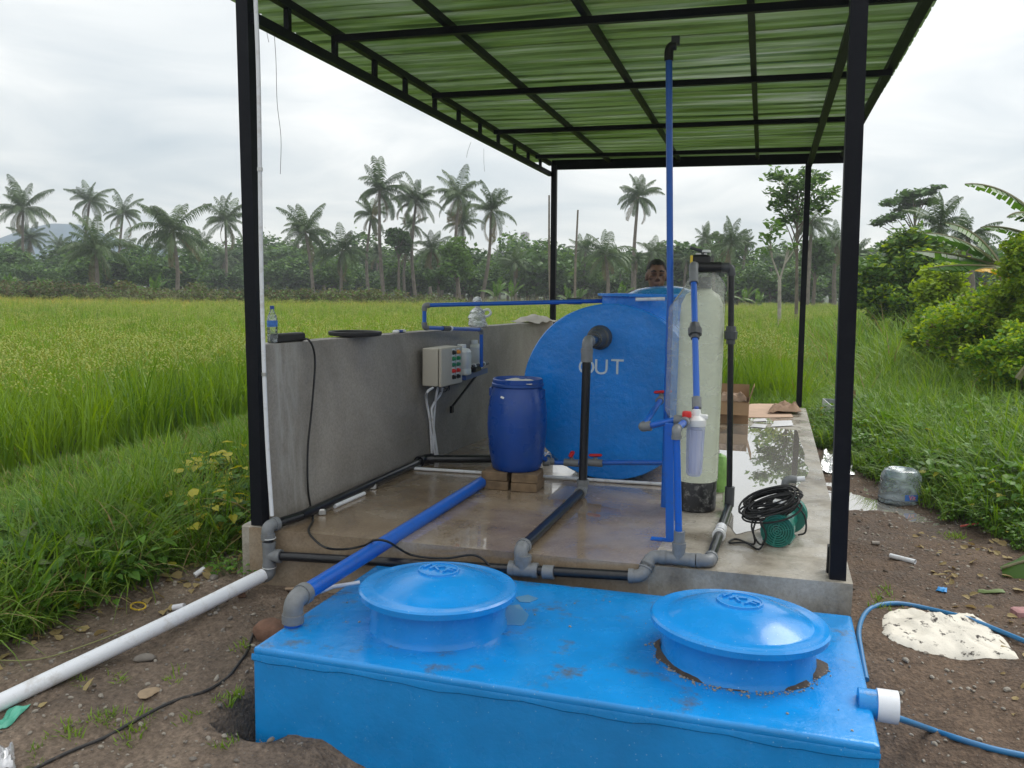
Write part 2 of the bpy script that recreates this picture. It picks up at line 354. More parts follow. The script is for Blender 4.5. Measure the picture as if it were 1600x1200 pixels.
def ground_mat():
    m = bpy.data.materials.new('soil'); m.use_nodes = True; t = m.node_tree; b = t.nodes['Principled BSDF']
    g = N(t, 'ShaderNodeNewGeometry'); P = g.outputs['Position']
    n1 = N(t, 'ShaderNodeTexNoise', i_Scale=1.6, i_Detail=8, i_Roughness=.7); L(t, P, n1.inputs[0])
    n2 = N(t, 'ShaderNodeTexNoise', i_Scale=38, i_Detail=6, i_Roughness=.7); L(t, P, n2.inputs[0])
    n3 = N(t, 'ShaderNodeTexVoronoi', i_Scale=55); L(t, P, n3.inputs['Vector'])
    c1 = ramp(t, n1.outputs[0], [(.3, (.10, .074, .054)), (.5, (.20, .15, .112)), (.7, (.30, .235, .18))])
    c2 = ramp(t, n2.outputs[0], [(.3, (.35, .33, .32)), (.55, (1, 1, 1)), (.75, (1.7, 1.65, 1.6))])
    mm = N(t, 'ShaderNodeMixRGB', blend_type='MULTIPLY'); mm.inputs[0].default_value = .85; L(t, c1, mm.inputs[1]); L(t, c2, mm.inputs[2])
    # grey gravelly soil on the right-hand yard, moss and roots under the plants
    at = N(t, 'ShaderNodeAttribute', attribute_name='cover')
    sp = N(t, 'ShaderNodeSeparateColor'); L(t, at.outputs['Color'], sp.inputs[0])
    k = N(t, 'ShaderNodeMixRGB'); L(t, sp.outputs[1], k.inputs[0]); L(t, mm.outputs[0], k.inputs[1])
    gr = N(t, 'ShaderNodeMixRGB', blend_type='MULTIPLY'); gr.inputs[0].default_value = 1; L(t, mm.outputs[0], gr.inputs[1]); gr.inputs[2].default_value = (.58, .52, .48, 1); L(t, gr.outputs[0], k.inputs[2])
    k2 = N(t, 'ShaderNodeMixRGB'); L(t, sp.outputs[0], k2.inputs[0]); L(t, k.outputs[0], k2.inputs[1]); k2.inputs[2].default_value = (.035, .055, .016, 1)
    L(t, k2.outputs[0], b.inputs['Base Color'])
    L(t, ramp(t, n1.outputs[0], [(.35, .55), (.6, .9)]), b.inputs['Roughness']); b.inputs['Specular IOR Level'].default_value = .3
    ad = N(t, 'ShaderNodeMath', operation='MULTIPLY_ADD'); L(t, n3.outputs['Distance'], ad.inputs[0]); ad.inputs[1].default_value = .5; L(t, n2.outputs[0], ad.inputs[2])
    bp = N(t, 'ShaderNodeBump', i_Strength=.9, i_Distance=.02); L(t, ad.outputs[0], bp.inputs['Height']); L(t, bp.outputs[0], b.inputs['Normal'])
    return m
# where plants cover the soil
VEG_R = [(3.55, 7.2), (3.6, 5.6), (3.82, 4.6), (4.0, 3.75), (4.22, 3.0), (4.5, 2.35), (4.75, 1.75), (5.1, 1.1), (5.6, .4), (6.5, -.5)]
def veg_edge(y): ys_ = [p[1] for p in VEG_R][::-1]; return np.interp(y, ys_, [p[0] for p in VEG_R][::-1])
def left_edge(y): return np.interp(y, [-2.2, -1.0, -.5, .1, .55, 1.0], [-1.05, -.82, -.67, -.5, -.28, .0])
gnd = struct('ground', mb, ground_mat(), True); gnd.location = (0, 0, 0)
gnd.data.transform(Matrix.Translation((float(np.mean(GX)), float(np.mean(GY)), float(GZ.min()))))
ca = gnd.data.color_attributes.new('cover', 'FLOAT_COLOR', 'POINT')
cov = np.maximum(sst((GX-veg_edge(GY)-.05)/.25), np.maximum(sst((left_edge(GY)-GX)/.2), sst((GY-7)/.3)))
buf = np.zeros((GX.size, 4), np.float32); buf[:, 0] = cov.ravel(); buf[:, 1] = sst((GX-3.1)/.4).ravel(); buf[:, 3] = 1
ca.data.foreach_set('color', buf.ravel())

# ------------------------------------------------------------------ concrete floor with standing water
def concrete(name, c0, c1, c2, r0, r1, sc=1.5, bump=.25):
    m = bpy.data.materials.new(name); m.use_nodes = True; t = m.node_tree; b = t.nodes['Principled BSDF']; g = N(t, 'ShaderNodeNewGeometry'); P = g.outputs['Position']
    n1 = N(t, 'ShaderNodeTexNoise', i_Scale=sc, i_Detail=7, i_Roughness=.62, i_Distortion=.4); L(t, P, n1.inputs[0])
    n2 = N(t, 'ShaderNodeTexNoise', i_Scale=60, i_Detail=5, i_Roughness=.7); L(t, P, n2.inputs[0])
    n4 = N(t, 'ShaderNodeTexNoise', i_Scale=sc*2.1, i_Detail=4, i_Roughness=.5); L(t, P, n4.inputs[0])
    a = ramp(t, n1.outputs[0], [(.33, c0), (.5, c1), (.68, c2)])
    k = N(t, 'ShaderNodeMixRGB', blend_type='MULTIPLY'); k.inputs[0].default_value = .5; L(t, a, k.inputs[1]); L(t, ramp(t, n2.outputs[0], [(.35, .65), (.6, 1.15)]), k.inputs[2])
    L(t, k.outputs[0], b.inputs['Base Color']); L(t, ramp(t, n4.outputs[0], [(.38, r0), (.62, r1)]), b.inputs['Roughness'])
    bp = N(t, 'ShaderNodeBump', i_Strength=bump, i_Distance=.006); L(t, n2.outputs[0], bp.inputs['Height']); L(t, bp.outputs[0], b.inputs['Normal']); return m
SLABM = concrete('damp_concrete', (.175, .125, .08), (.27, .205, .14), (.37, .31, .24), .06, .3, bump=.12)
_t = SLABM.node_tree; _b = _t.nodes['Principled BSDF']; _n = N(_t, 'ShaderNodeTexNoise', i_Scale=1.3, i_Detail=6, i_Roughness=.6, i_Distortion=.5); L(_t, N(_t, 'ShaderNodeNewGeometry').outputs['Position'], _n.inputs[0]); L(_t, ramp(_t, _n.outputs[0], [(.42, .1), (.56, 1.0)]), _b.inputs['Coat Weight']); _b.inputs['Coat Roughness'].default_value = .02; _b.inputs['Coat IOR'].default_value = 1.45      # film of rain water
SLABDRY = concrete('pale_concrete', (.145, .12, .09), (.30, .27, .22), (.43, .40, .35), .12, .6, 2.6)
FL, FR, BR, BL = on_z(389, 824)[:2], on_z(1333, 913)[:2], on_z(1259, 638)[:2], np.array([.1, 7.35])
mb = MB()
def slab_strip(a, b, c, d, n=40, seed=0):
    """floor piece with a slightly uneven front arris"""
    return mb.prism([a, b, c, d], -.55, 0)
mid = FL + (FR-FL)*.70; midb = BL + (BR-BL)*.78
mb.prism([FL, mid, midb, BL], -.55, 0); struct('concrete_floor', mb, SLABM)
mb = MB(); mb.prism([mid, FR, BR, midb], -.55, .0005); struct('concrete_floor', mb, SLABDRY)
mb = MB().box((.065, .035, -.2), (.17, .16, .415), bev=.012)
tag(mb.build('concrete_plinth', SLABDRY), 'small pale concrete plinth under the foot of the left front post', 'plinth')
# control joints: thin mortar lines
def water_mat():
    m = bpy.data.materials.new('standing_water'); m.use_nodes = True; b = m.node_tree.nodes['Principled BSDF']
    b.inputs['Base Color'].default_value = (.30, .28, .25, 1); b.inputs['Roughness'].default_value = .015; b.inputs['IOR'].default_value = 1.5
    b.inputs['Coat Weight'].default_value = 1; b.inputs['Coat Roughness'].default_value = .0; b.inputs['Coat IOR'].default_value = 1.6
    return m
WATER = water_mat()
def puddle(pts, z, seed, amp=.05, sub=6, m=None):
    P = [np.asarray(p[:2]) for p in pts]; out = []
    for i in range(len(P)):
        a, b = P[i], P[(i+1) % len(P)]
        for k in range(sub):
            q = a+(b-a)*k/sub; s_ = fbm(np.array(q[0]*9+seed), np.array(q[1]*9), seed)-.5
            d = unit(np.append(q-np.mean(P, 0), 0))[:2]; out.append(q+d*float(s_)*amp*2)
    mb = MB(); mb.prism(out, z-.002, z); return struct('puddle', mb, m or WATER)
puddle([on_z(*p) for p in ((1122, 676), (1150, 664), (1195, 668), (1245, 672), (1256, 705), (1262, 745), (1240, 768), (1228, 800), (1205, 806), (1190, 826), (1150, 836), (1132, 812))], .004, 1)
puddle([on_z(*p) for p in ((1168, 654), (1210, 652), (1240, 655), (1232, 662), (1180, 662))], .004, 2)
puddle([on_z(*p) for p in ((700, 768), (745, 765), (752, 772), (716, 778))], .004, 5)
for k_, (x, y, r, dz) in enumerate(((3.72, 3.15, .55, -.283), (4.22, 2.66, .36, -.290))):      # rain water standing in the hollows of the yard
    MBp = MB().prism([(x+r*math.cos(a), y+r*1.2*math.sin(a)) for a in np.linspace(0, 2*PI, 20)[:-1]], dz-.02, dz); struct('puddle', MBp, WATER)

# ------------------------------------------------------------------ hills far behind
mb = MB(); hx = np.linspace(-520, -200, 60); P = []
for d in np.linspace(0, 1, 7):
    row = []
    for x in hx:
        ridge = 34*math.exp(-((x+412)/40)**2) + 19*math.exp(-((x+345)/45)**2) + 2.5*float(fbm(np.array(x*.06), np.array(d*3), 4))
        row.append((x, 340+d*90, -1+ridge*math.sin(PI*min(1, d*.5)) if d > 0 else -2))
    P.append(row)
struct('hills', mb.sheet(P), mat('hazed_hill_forest', (.045, .10, .15), .9, var=.3, vscale=.06), True)  # forest colour with the blue of distant air painted in

# ------------------------------------------------------------------ concrete wall
WALLM = concrete('plastered_wall', (.185, .17, .15), (.26, .24, .215), (.35, .325, .295), .5, .85, 1.1, .35)
def wbase(y): return np.array([.13+.09*(y-.1), y, 0.0])
WN = unit((1, -.09, 0)); WP0 = wbase(.1)
def on_wall(px, py, off=0.0): return on_plane(px, py, WP0+WN*off, WN)
t0, t1 = on_y(413, 539, .08), on_y(864, 501.5, 5.6); b0, b1 = wbase(.08), wbase(5.6)
th = np.array([.13, 0, 0]); mb = MB()
inner = [[b0+(b1-b0)*s + ((t0+(t1-t0)*s)-(b0+(b1-b0)*s))*h for h in np.linspace(0, 1, 6)] for s in np.linspace(0, 1, 14)]
A = np.array(inner); B = A-th
vs = np.concatenate([A.reshape(-1, 3), B.reshape(-1, 3)]); n_, h_ = 14, 6; K = n_*h_; fs = []
for i in range(n_-1):
    for j in range(h_-1):
        q = (i*h_+j, (i+1)*h_+j, (i+1)*h_+j+1, i*h_+j+1); fs += [q, tuple(K+a for a in q[::-1])]
    fs.append((i*h_+h_-1, (i+1)*h_+h_-1, K+(i+1)*h_+h_-1, K+i*h_+h_-1)); fs.append((i*h_, K+i*h_, K+(i+1)*h_, (i+1)*h_))
for i in (0, n_-1):
    for j in range(h_-1):
        q = (i*h_+j, i*h_+j+1, K+i*h_+j+1, K+i*h_+j); fs.append(q if i == 0 else q[::-1])
mb.add(vs, fs)
def streak(m):
    t = m.node_tree; b = t.nodes['Principled BSDF']; g = N(t, 'ShaderNodeNewGeometry'); mp = N(t, 'ShaderNodeMapping'); mp.inputs['Scale'].default_value = (3, 7, 1.1); L(t, g.outputs['Position'], mp.inputs[0])
    n = N(t, 'ShaderNodeTexNoise', i_Scale=1.6, i_Detail=6, i_Roughness=.65); L(t, mp.outputs[0], n.inputs[0]); sp = N(t, 'ShaderNodeSeparateXYZ'); L(t, g.outputs['Position'], sp.inputs[0])
    y = ramp(t, sp.outputs[1], [(.12, 0.0), (.2, 1.0), (.3, .9), (.5, .15), (.9, .0)]); k = N(t, 'ShaderNodeMath', operation='MULTIPLY'); L(t, y, k.inputs[0]); L(t, ramp(t, n.outputs[0], [(.42, 0.0), (.62, .75)]), k.inputs[1])
    src = b.inputs['Base Color'].links[0].from_socket; x = N(t, 'ShaderNodeMixRGB'); L(t, k.outputs[0], x.inputs[0]); L(t, src, x.inputs[1]); x.inputs[2].default_value = (.42, .42, .40, 1); L(t, x.outputs[0], b.inputs['Base Color'])
streak(WALLM)      # a smear of pale plaster near the wall's near end
wall = tag(mb.build('concrete_wall', WALLM, fixn=True), 'long waist-high plastered grey concrete wall along the left edge of the floor', 'wall')
# ------------------------------------------------------------------ steel canopy with a green sheet roof
can = thing('metal_canopy', 'black steel canopy with four posts and a green corrugated sheet roof over the floor', 'canopy', (1.8, 3.5, 0))
def post(p, q, s): MB().bar(p, q, s, s).build('post', BLACKM, can)
PLa, PLb = on_z(411, 819)+[0, -.03, .01], on_y(383, 0, .05); PLb = PLa+(PLb-PLa)*(3.24/PLb[2])
PRa, PRb = on_z(1308, 903), on_y(1342, 0, .12); PRb = PRa+(PRb-PRa)*(3.10/PRb[2])
post(PLa, PLb, .076); post(PRa, PRb, .079)
RRa = on_z(1248, 636); RRb = on_y(1263, 262, RRa[1]); post(RRa, RRb+(0, 0, .05), .068)
RLa = np.array([.16, 7.12, 0]); RLb = on_y(866, 270, 7.12); post(RLa, RLb+(0, 0, .1), .072)
MB().box(PRa+[-.04, .09, .07], (.012, .06, .14)).build('bracket', BLACKM, can)
XT = .06; F_ = .04
MB().bar((XT, F_, 2.95), (XT, 7.16, 2.99), .05, .058).build('truss_chord', BLACKM, can)
MB().bar((XT, F_, 3.14), (XT, 7.16, 3.128), .05, .05).build('truss_chord', BLACKM, can)
for y in (.43, 1.03, 1.65, 2.22, 2.87, 3.49, 4.13, 4.76, 5.4, 6.0, 6.6): MB().bar((XT, y, 2.96), (XT, y, 3.12), .034, .038).build('truss_strut', BLACKM, can)
for x in (.885, 1.79, 2.775): MB().bar((x, F_, 3.135), (x, 7.14, 3.135), .042, .045).build('rafter', BLACKM, can)
MB().bar(np.array([3.34, F_, 3.0]), (3.40, 6.95, 3.02), .055, .065).build('beam', BLACKM, can)
MB().bar((3.74, F_, 3.13), (3.79, 7.1, 3.135), .06, .05).build('rafter', BLACKM, can)
for y in (F_, .98, 2.72, 4.48, 6.22): MB().bar((.10, y, 3.083), (3.77, y, 3.083), .042, .045).build('purlin', BLACKM, can)
MB().box((1.945, 7.13, 3.107), (3.71, .055, .125)).build('purlin', BLACKM, can)
def roof_mat():
    m = mat('green_roof_sheet', (.19, .28, .10), .14, dirt=(.30, .33, .26), dscale=4, damt=.5, coat=.5, rvar=.08)
    t = m.node_tree; b = t.nodes['Principled BSDF']; tr = N(t, 'ShaderNodeBsdfTranslucent'); tr.inputs[0].default_value = (.22, .33, .12, 1); k = N(t, 'ShaderNodeMixShader'); k.inputs[0].default_value = .5      # thin plastic sheet lets some daylight through
    L(t, b.outputs[0], k.inputs[1]); L(t, tr.outputs[0], k.inputs[2]); L(t, k.outputs[0], t.nodes['Material Output'].inputs[0])
    g = N(t, 'ShaderNodeNewGeometry'); mp = N(t, 'ShaderNodeMapping'); mp.inputs['Scale'].default_value = (.55, 8.5, 1); L(t, g.outputs['Position'], mp.inputs[0]); n = N(t, 'ShaderNodeTexNoise', i_Scale=1.0, i_Detail=4, i_Roughness=.6); L(t, mp.outputs[0], n.inputs[0])
    cst = ramp(t, n.outputs[0], [(.32, (.14, .205, .085)), (.46, (.30, .40, .20)), (.58, (.42, .50, .36)), (.68, (.62, .66, .60))]); L(t, cst, b.inputs['Base Color']); L(t, cst, tr.inputs[0])      # streaks along the ribs: bright reflections painted into the sheet colour
    return m
ROOF = roof_mat()
y0 = .0; W_ = .85
while y0 < 7.2:
    y1 = min(y0+W_, 7.25); prof = []; y = y0; k = 0
    step = W_/4
    for r_ in range(int(round((y1-y0)/step))):
        a = y0+r_*step; prof += [(a, 0), (a+.018, .034), (a+.05, .034), (a+.068, 0), (a+step*.55, .004), (a+step*.72, .0)]
    prof.append((y1+.03, 0)); P = []
    for x in np.linspace(-.29, 3.83, 9): P.append([(x, yy, 3.172+h+.004*math.sin(x*3+yy*2)) for yy, h in prof])
    MB().sheet(P, .004).build('roof_sheet', ROOF, can)
    y0 = y1
# thin strands hanging from the roof edge
WIRE = mat('dark_thread', (.05, .05, .05), .6)
tag(MB().tube(spline([on_x(427, 36, .06), on_x(431, 90, .06), on_x(433, 160, .06), on_x(439, 215, .06), on_x(438, 272, .06)], 5), .0016, 5).build('hanging_wire', WIRE), 'long hair-thin wire hanging from the left roof edge beside the front post', 'wire')
tag(MB().tube(spline([on_x(418, 36, .06), on_x(417, 50, .06), on_x(420, 66, .06)], 4), .0014, 5).build('hanging_wire', WIRE), 'very short thin wire end dangling from the truss next to the long wire', 'wire')
tag(MB().tube(spline([on_x(736, 222, .06), on_x(731, 236, .06), on_x(729, 246, .06)], 4), .0016, 5).build('hanging_wire', WIRE), 'short thin wire hanging from the middle of the left roof truss', 'wire')
tag(MB().tube(spline([on_x(756, 232, .06), on_x(756, 250, .06), on_x(757, 268, .06)], 4), .0014, 5).build('hanging_wire', WIRE), 'straight thin wire hanging farther back from the left roof truss', 'wire')
# white conduit fixed to the left post
q = [on_y(399, -12, -.02), on_y(404, 130, -.02), on_y(408, 400, -.02), on_y(412, 560, -.02), on_y(418, 700, -.02), on_y(425, 806, -.02)]
t_ = thing('conduit', 'slim white conduit running down the inner side of the left front post', 'conduit', (q[-1][0], q[-1][1], 0))
MB().tube(spline(q, 6), .0125, 10).build('pipe', WHITEP, t_, True)
for k_ in (.3, .62): c = spline(q, 6)[int(len(spline(q, 6))*k_)]; MB().tube([c-(0, 0, .01), c+(0, 0, .01)], .016, 10).build('clip', STEEL, t_, True)
# ------------------------------------------------------------------ blue fibreglass tank in front
def tank_paint(name, col, rough, specks=True, stains=True, bump=.5):
    m = bpy.data.materials.new(name); m.use_nodes = True; t = m.node_tree; b = t.nodes['Principled BSDF']; g = N(t, 'ShaderNodeNewGeometry'); P = g.outputs['Position']
    n1 = N(t, 'ShaderNodeTexNoise', i_Scale=3.5, i_Detail=6, i_Roughness=.6); L(t, P, n1.inputs[0])
    c = ramp(t, n1.outputs[0], [(.3, [x*.86 for x in col]), (.7, [min(1, x*1.12) for x in col])])
    if stains:
        n2 = N(t, 'ShaderNodeTexNoise', i_Scale=5.5, i_Detail=9, i_Roughness=.72); L(t, P, n2.inputs[0])
        sp = N(t, 'ShaderNodeSeparateXYZ'); L(t, g.outputs['Normal'], sp.inputs[0])
        up = N(t, 'ShaderNodeMath', operation='MULTIPLY'); L(t, ramp(t, n2.outputs[0], [(.56, 0.0), (.68, .8)]), up.inputs[0]); L(t, ramp(t, sp.outputs[2], [(.6, 0.0), (.9, 1.0)]), up.inputs[1])
        k = N(t, 'ShaderNodeMixRGB'); L(t, up.outputs[0], k.inputs[0]); L(t, c, k.inputs[1]); k.inputs[2].default_value = (.10, .095, .07, 1); c = k.outputs[0]
    if specks:
        v = N(t, 'ShaderNodeTexVoronoi', i_Scale=34, i_Randomness=1); L(t, P, v.inputs['Vector'])
        k = N(t, 'ShaderNodeMixRGB'); L(t, ramp(t, v.outputs['Distance'], [(.06, .6), (.10, 0.0)]), k.inputs[0]); L(t, c, k.inputs[1]); k.inputs[2].default_value = (.30, .55, .75, 1); c = k.outputs[0]
    L(t, c, b.inputs['Base Color'])
    n3 = N(t, 'ShaderNodeTexNoise', i_Scale=9, i_Detail=5); L(t, P, n3.inputs[0]); L(t, ramp(t, n3.outputs[0], [(.35, max(.05, rough-.1)), (.65, rough+.12)]), b.inputs['Roughness'])
    n4 = N(t, 'ShaderNodeTexNoise', i_Scale=16, i_Detail=6, i_Roughness=.65); L(t, P, n4.inputs[0])
    bp = N(t, 'ShaderNodeBump', i_Strength=bump, i_Distance=.012); L(t, n4.outputs[0], bp.inputs['Height']); L(t, bp.outputs[0], b.inputs['Normal']); return m
TB = tank_paint('tank_blue', (.006, .235, .62), .2, bump=.3); TL = tank_paint('lid_blue', (.008, .245, .66), .22, stains=False, bump=.06)
TC = tank_paint('drum_tank_blue', (.003, .215, .72), .27, specks=False, stains=False, bump=.6)
ZT = -.12
q0, q1, q2, q3 = on_z(394, 1011, ZT), on_z(1377, 1166, ZT), on_z(1331, 961, ZT), on_z(588, 882, ZT)
ft = thing('septic_tank', 'large bright blue fibreglass box tank sunk in the soil in front of the floor', 'tank', (*((q0+q2)/2)[:2], -.8))
bm = bmesh.new(); vt = [bm.verts.new(p) for p in (q0, q1, q2, q3)]; vb = [bm.verts.new((p[0]+d[0], p[1]+d[1], -.95)) for p, d in ((q0, (.0, -.0)), (q1, (.0, -.0)), (q2, (0, 0)), (q3, (0, 0)))]
bm.faces.new(vt); bm.faces.new(vb[::-1])
for i in range(4): j = (i+1) % 4; bm.faces.new((vt[j], vt[i], vb[i], vb[j]))
bmesh.ops.bevel(bm, geom=[e for e in bm.edges if max(v.co.z for v in e.verts) > -.2], offset=.022, segments=4, profile=.6, affect='EDGES')
bmesh.ops.recalc_face_normals(bm, faces=bm.faces)
mb = MB(); bm.verts.index_update(); mb.add([v.co for v in bm.verts], [[v.index for v in f.verts] for f in bm.faces]); bm.free()
mb.build('body', TB, ft, True)
# the laminate overlap round the upper edge
mb = MB(); P = []
for s in np.linspace(0, 1, 30):
    p = q0+(q1-q0)*s; z0 = ZT-.052-.006*math.sin(s*23)-.004*math.sin(s*61)
    P.append([(p[0], p[1]-.0045, ZT-.026), (p[0], p[1]-.0075, ZT-.036), (p[0], p[1]-.0075, z0), (p[0], p[1]+.004, z0-.012)])
mb.sheet(P).build('overlap_edge', TB, ft, True, fixn=True)
LIDS = []
def neck_and_lid(cx, cy, rn, rl, zr, label, rot, tilt):
    MB().lathe([(rn+.012, ZT-.01), (rn+.004, ZT+.012), (rn, ZT+.03), (rn-.004, zr-.01)], (cx, cy, 0), 48).build('manhole_neck', TB, ft, True)
    lt = thing('tank_lid', label, 'lid', (cx, cy, zr), 'round dished tank lids')
    prof = [(rl-.05, -.012), (rl-.012, -.034), (rl, -.034), (rl+.003, -.008), (rl-.006, .0), (rl-.03, .001), (rl-.062, -.001), (rl-.074, .003), (rl*.70, .022), (rl*.55, .044), (rl*.40, .060), (rl*.26, .068), (0, .070)]
    MB().lathe(prof, (cx, cy, zr), 64).build('dome', TL, lt, True)
    MB().lathe([(rl*.27, .062), (rl*.265, .072), (rl*.25, .0735), (0, .0735)], (cx, cy, zr), 40).build('emblem_disc', TL, lt, True)
    MB().lathe([(rl*.262, .0725), (rl*.26, .0770), (rl*.245, .0770), (rl*.243, .073)], (cx, cy, zr), 40).build('emblem_ring', TL, lt, True)
    me = text_mesh('IKF', .085, .007, 1.15)
    put_mesh('lettering', me, TL, lt, Matrix.Translation((cx, cy, zr+.0760)) @ Matrix.Rotation(rot, 4, 'Z') @ Matrix.Scale(1.25, 4, (1, 0, 0)))
    lt.rotation_euler = tilt; LIDS.append(lt)
c1 = (on_z(573, 965, ZT)+on_z(789, 968, ZT))/2; c2 = (on_z(1025, 1012, ZT)+on_z(1272, 1032, ZT))/2
neck_and_lid(1.535, -.775, .315, .365, .062, 'left of the two round blue tank lids, IKF emblem towards the back of the dome', rad(-14), (rad(-1), 0, 0))
neck_and_lid(2.89, -.715, .322, .373, .055, 'right-hand round blue tank lid with mud round its neck and a tilted IKF emblem', rad(-34), (rad(-1.5), rad(1), 0))
# mud and standing rain on the tank top
MUD = mat('mud', (.05, .036, .025), .7, var=.4, vscale=30, bump=.8, bscale=70)
mb = MB(); P = []
for a in np.linspace(rad(175), rad(365), 60):
    n_ = float(fbm(np.array(a*5), np.array(1.3), 3)); w_ = .012+.07*max(0, n_-.30)*(1+.6*math.sin(a*2.3)); r0 = .326
    P.append([(2.885+math.cos(a)*r, -.70+math.sin(a)*r, ZT+h) for r, h in ((r0, .02), (r0+w_*.4, .014), (r0+w_, .0012))])
mb.sheet(P).build('mud_ring', MUD, ft, True, fixn=True)
WATER2 = WATER.copy(); WATER2.name = 'rain_on_blue'; WATER2.node_tree.nodes['Principled BSDF'].inputs['Base Color'].default_value = (.10, .30, .5, 1)
puddle([on_z(*p, ZT) for p in ((792, 946), (812, 944), (828, 962), (815, 978), (786, 976))], ZT+.003, 31, .02, m=WATER2)
puddle([on_z(*p, ZT) for p in ((806, 934), (825, 930), (840, 936), (828, 942), (812, 941))], ZT+.003, 32, .012, m=WATER2)
# side outlet: blue stub with a white collar
sa = on_x(1362, 1100, 3.40); sb = sa+[.022, .0, 0]; sc_ = sa+[.092, .0, 0]
MB().tube([sa-[.05, 0, 0], sb], .055, 20).build('outlet_stub', TB, ft, True)
mb = MB().lathe([(.048, .0), (.062, .0), (.062, .075), (.050, .075), (.050, .01), (0, .01)], sb-[.005, 0, 0], 24, (1, 0, 0)); mb.build('collar', WHITEP, ft, True)

# ------------------------------------------------------------------ big lying cylinder tank
YF = 1.964; CC = np.array([1.84, YF, .668]); RR = .668
dt = thing('cylinder_tank', 'large blue cylindrical tank lying on the floor with OUT lettered on its round end', 'tank', (CC[0], YF, 0))
LEN = 1.55
mb = MB().lathe([(RR-.004, 0.0), (RR+.004, .012), (RR+.004, .03), (RR-.002, .045), (RR-.002, LEN-.04), (RR, LEN-.03), (RR, LEN)], CC, 96, (0, 1, 0), lambda a, h: .0035*math.sin(3*a+h*4)+.002*math.sin(9*a))
mb.build('shell', TC, dt, True, fixn=True)
mb = MB().lathe([(RR-.003, .004), (RR*.8, -.006), (RR*.45, -.01), (0, -.012)], CC, 96, (0, 1, 0)); mb.build('end_plate', TC, dt, True, fixn=True)
LETTER = mat('stencil_white', (.55, .65, .74), .6, var=.12, vscale=40)
for ch, px in (('O', 916.5), ('U', 939.5), ('T', 964.5)):
    p = on_y(px, 574.5, YF-.012); put_mesh('letter', text_mesh(ch, .165, .0015), LETTER, dt, Matrix.Translation(p) @ Matrix.Rotation(rad(90), 4, 'X'))
NKC = np.array([1.99, 2.42]); RN = .30
ztop = on_y(975, 459, NKC[1]-RN)[2]
MB().lathe([(RN, 1.18), (RN, ztop-.025), (RN+.035, ztop-.02), (RN+.035, ztop), (RN-.03, ztop), (RN-.03, ztop-.05)], (*NKC, 0), 48).build('manhole_neck', TC, dt, True, fixn=True)
NK2 = np.array([2.0, 3.12])
MB().lathe([(RN, 1.2), (RN, ztop-.025), (RN+.03, ztop-.02), (RN+.03, ztop), (RN-.03, ztop)], (*NK2, 0), 48).build('manhole_neck', TC, dt, True, fixn=True)
MB().box((1.55, 2.6, .02), (.9, .12, .04)).build('cradle', TC, dt); MB().box((1.85, 3.2, .04), (.9, .12, .08)).build('cradle', TC, dt)
ld = thing('tank_lid', 'domed blue lid resting tilted on the lying cylinder tank, in front of the man', 'lid', (2.08, 3.02, ztop))
MB().lathe([(.30, -.02), (.36, -.02), (.362, .0), (.30, .006), (.2, .045), (.1, .062), (0, .065)], (2.08, 3.02, ztop), 48).build('dome', TL, ld, True, fixn=True)
ld.rotation_euler = (rad(4), rad(-3), 0)
ps = tag(MB().tube([on_y(993, 468, 2.06), on_y(1039, 467, 2.09)], .014, 10).build('pipe_offcut', WHITEP), 'thin white pipe lying across the front of the cylinder tank manhole', 'pipe')

# ------------------------------------------------------------------ barrel on blocks
BARM = mat('barrel_blue', (.003, .050, .27), .34, var=.15, vscale=4, bump=.15, bscale=25, dirt=(.03, .08, .20), dscale=6, damt=.5, rvar=.1)
bc = np.array([1.248, 1.53]); zb = .132
BLK = mat('block_brown', (.17, .115, .065), .85, var=.35, vscale=12, bump=.6, bscale=60)
for i, (dx_, z, a, lab) in enumerate(((-.105, .0, .02, 'lower left brown block under the blue barrel'), (.115, .0, -.03, 'lower right brown block under the blue barrel'), (-.108, .0655, -.02, 'upper left brown block under the blue barrel'), (.112, .0655, .03, 'upper right brown block under the blue barrel'))):
    o = MB().box((0, 0, .032), (.19, .25, .064), bev=.005).build('paving_block', BLK, at=(0, 0, 0)); o.location = (bc[0]-.01+dx_, bc[1]-.06, z); o.rotation_euler = (0, 0, a+.05); tag(o, lab, 'block', 'blocks under the barrel')
br = thing('barrel', 'dark blue plastic barrel with a clamp ring, standing on brown blocks', 'barrel', (*bc, zb))
MB().lathe([(.165, 0), (.178, .012), (.188, .06), (.206, .16), (.2145, .26), (.217, .335), (.2145, .42), (.206, .50), (.189, .57), (.179, .595), (.179, .602), (.183, .606), (.183, .655), (.176, .662), (.170, .655), (.166, .60)], (*bc, zb), 48).build('body', BARM, br, True)
MB().lathe([(.2170, .331), (.2182, .335), (.2170, .339)], (*bc, zb), 48).build('seam', BARM, br, True)
MB().lathe([(.184, .606), (.190, .61), (.190, .626), (.184, .63)], (*bc, zb), 48).build('clamp_ring', mat('ring_blue', (.03, .09, .33), .3, metal=.4), br, True)
MB().lathe([(.169, .635), (.10, .63), (0, .63)], (*bc, zb), 40).build('lid', BARM, br, True)
for s in (-1, 1):
    a = rad(-8 if s > 0 else 188); c = np.array([bc[0]+.188*math.cos(a), bc[1]+.188*math.sin(a), zb+.56]); MB().box(c, (.035, .07, .075), rz=a, bev=.01).build('lug', BARM, br, True)
st = on_y(785, 621, bc[1]-.19); MB().box(st+[0, -.002, 0], (.026, .004, .014), ry=rad(18)).build('sticker', WHITE, br)
CLOTH = mat('white_cloth', (.62, .6, .56), .85, var=.15, vscale=15, bump=.4, bscale=30)
mb = MB(); P = []
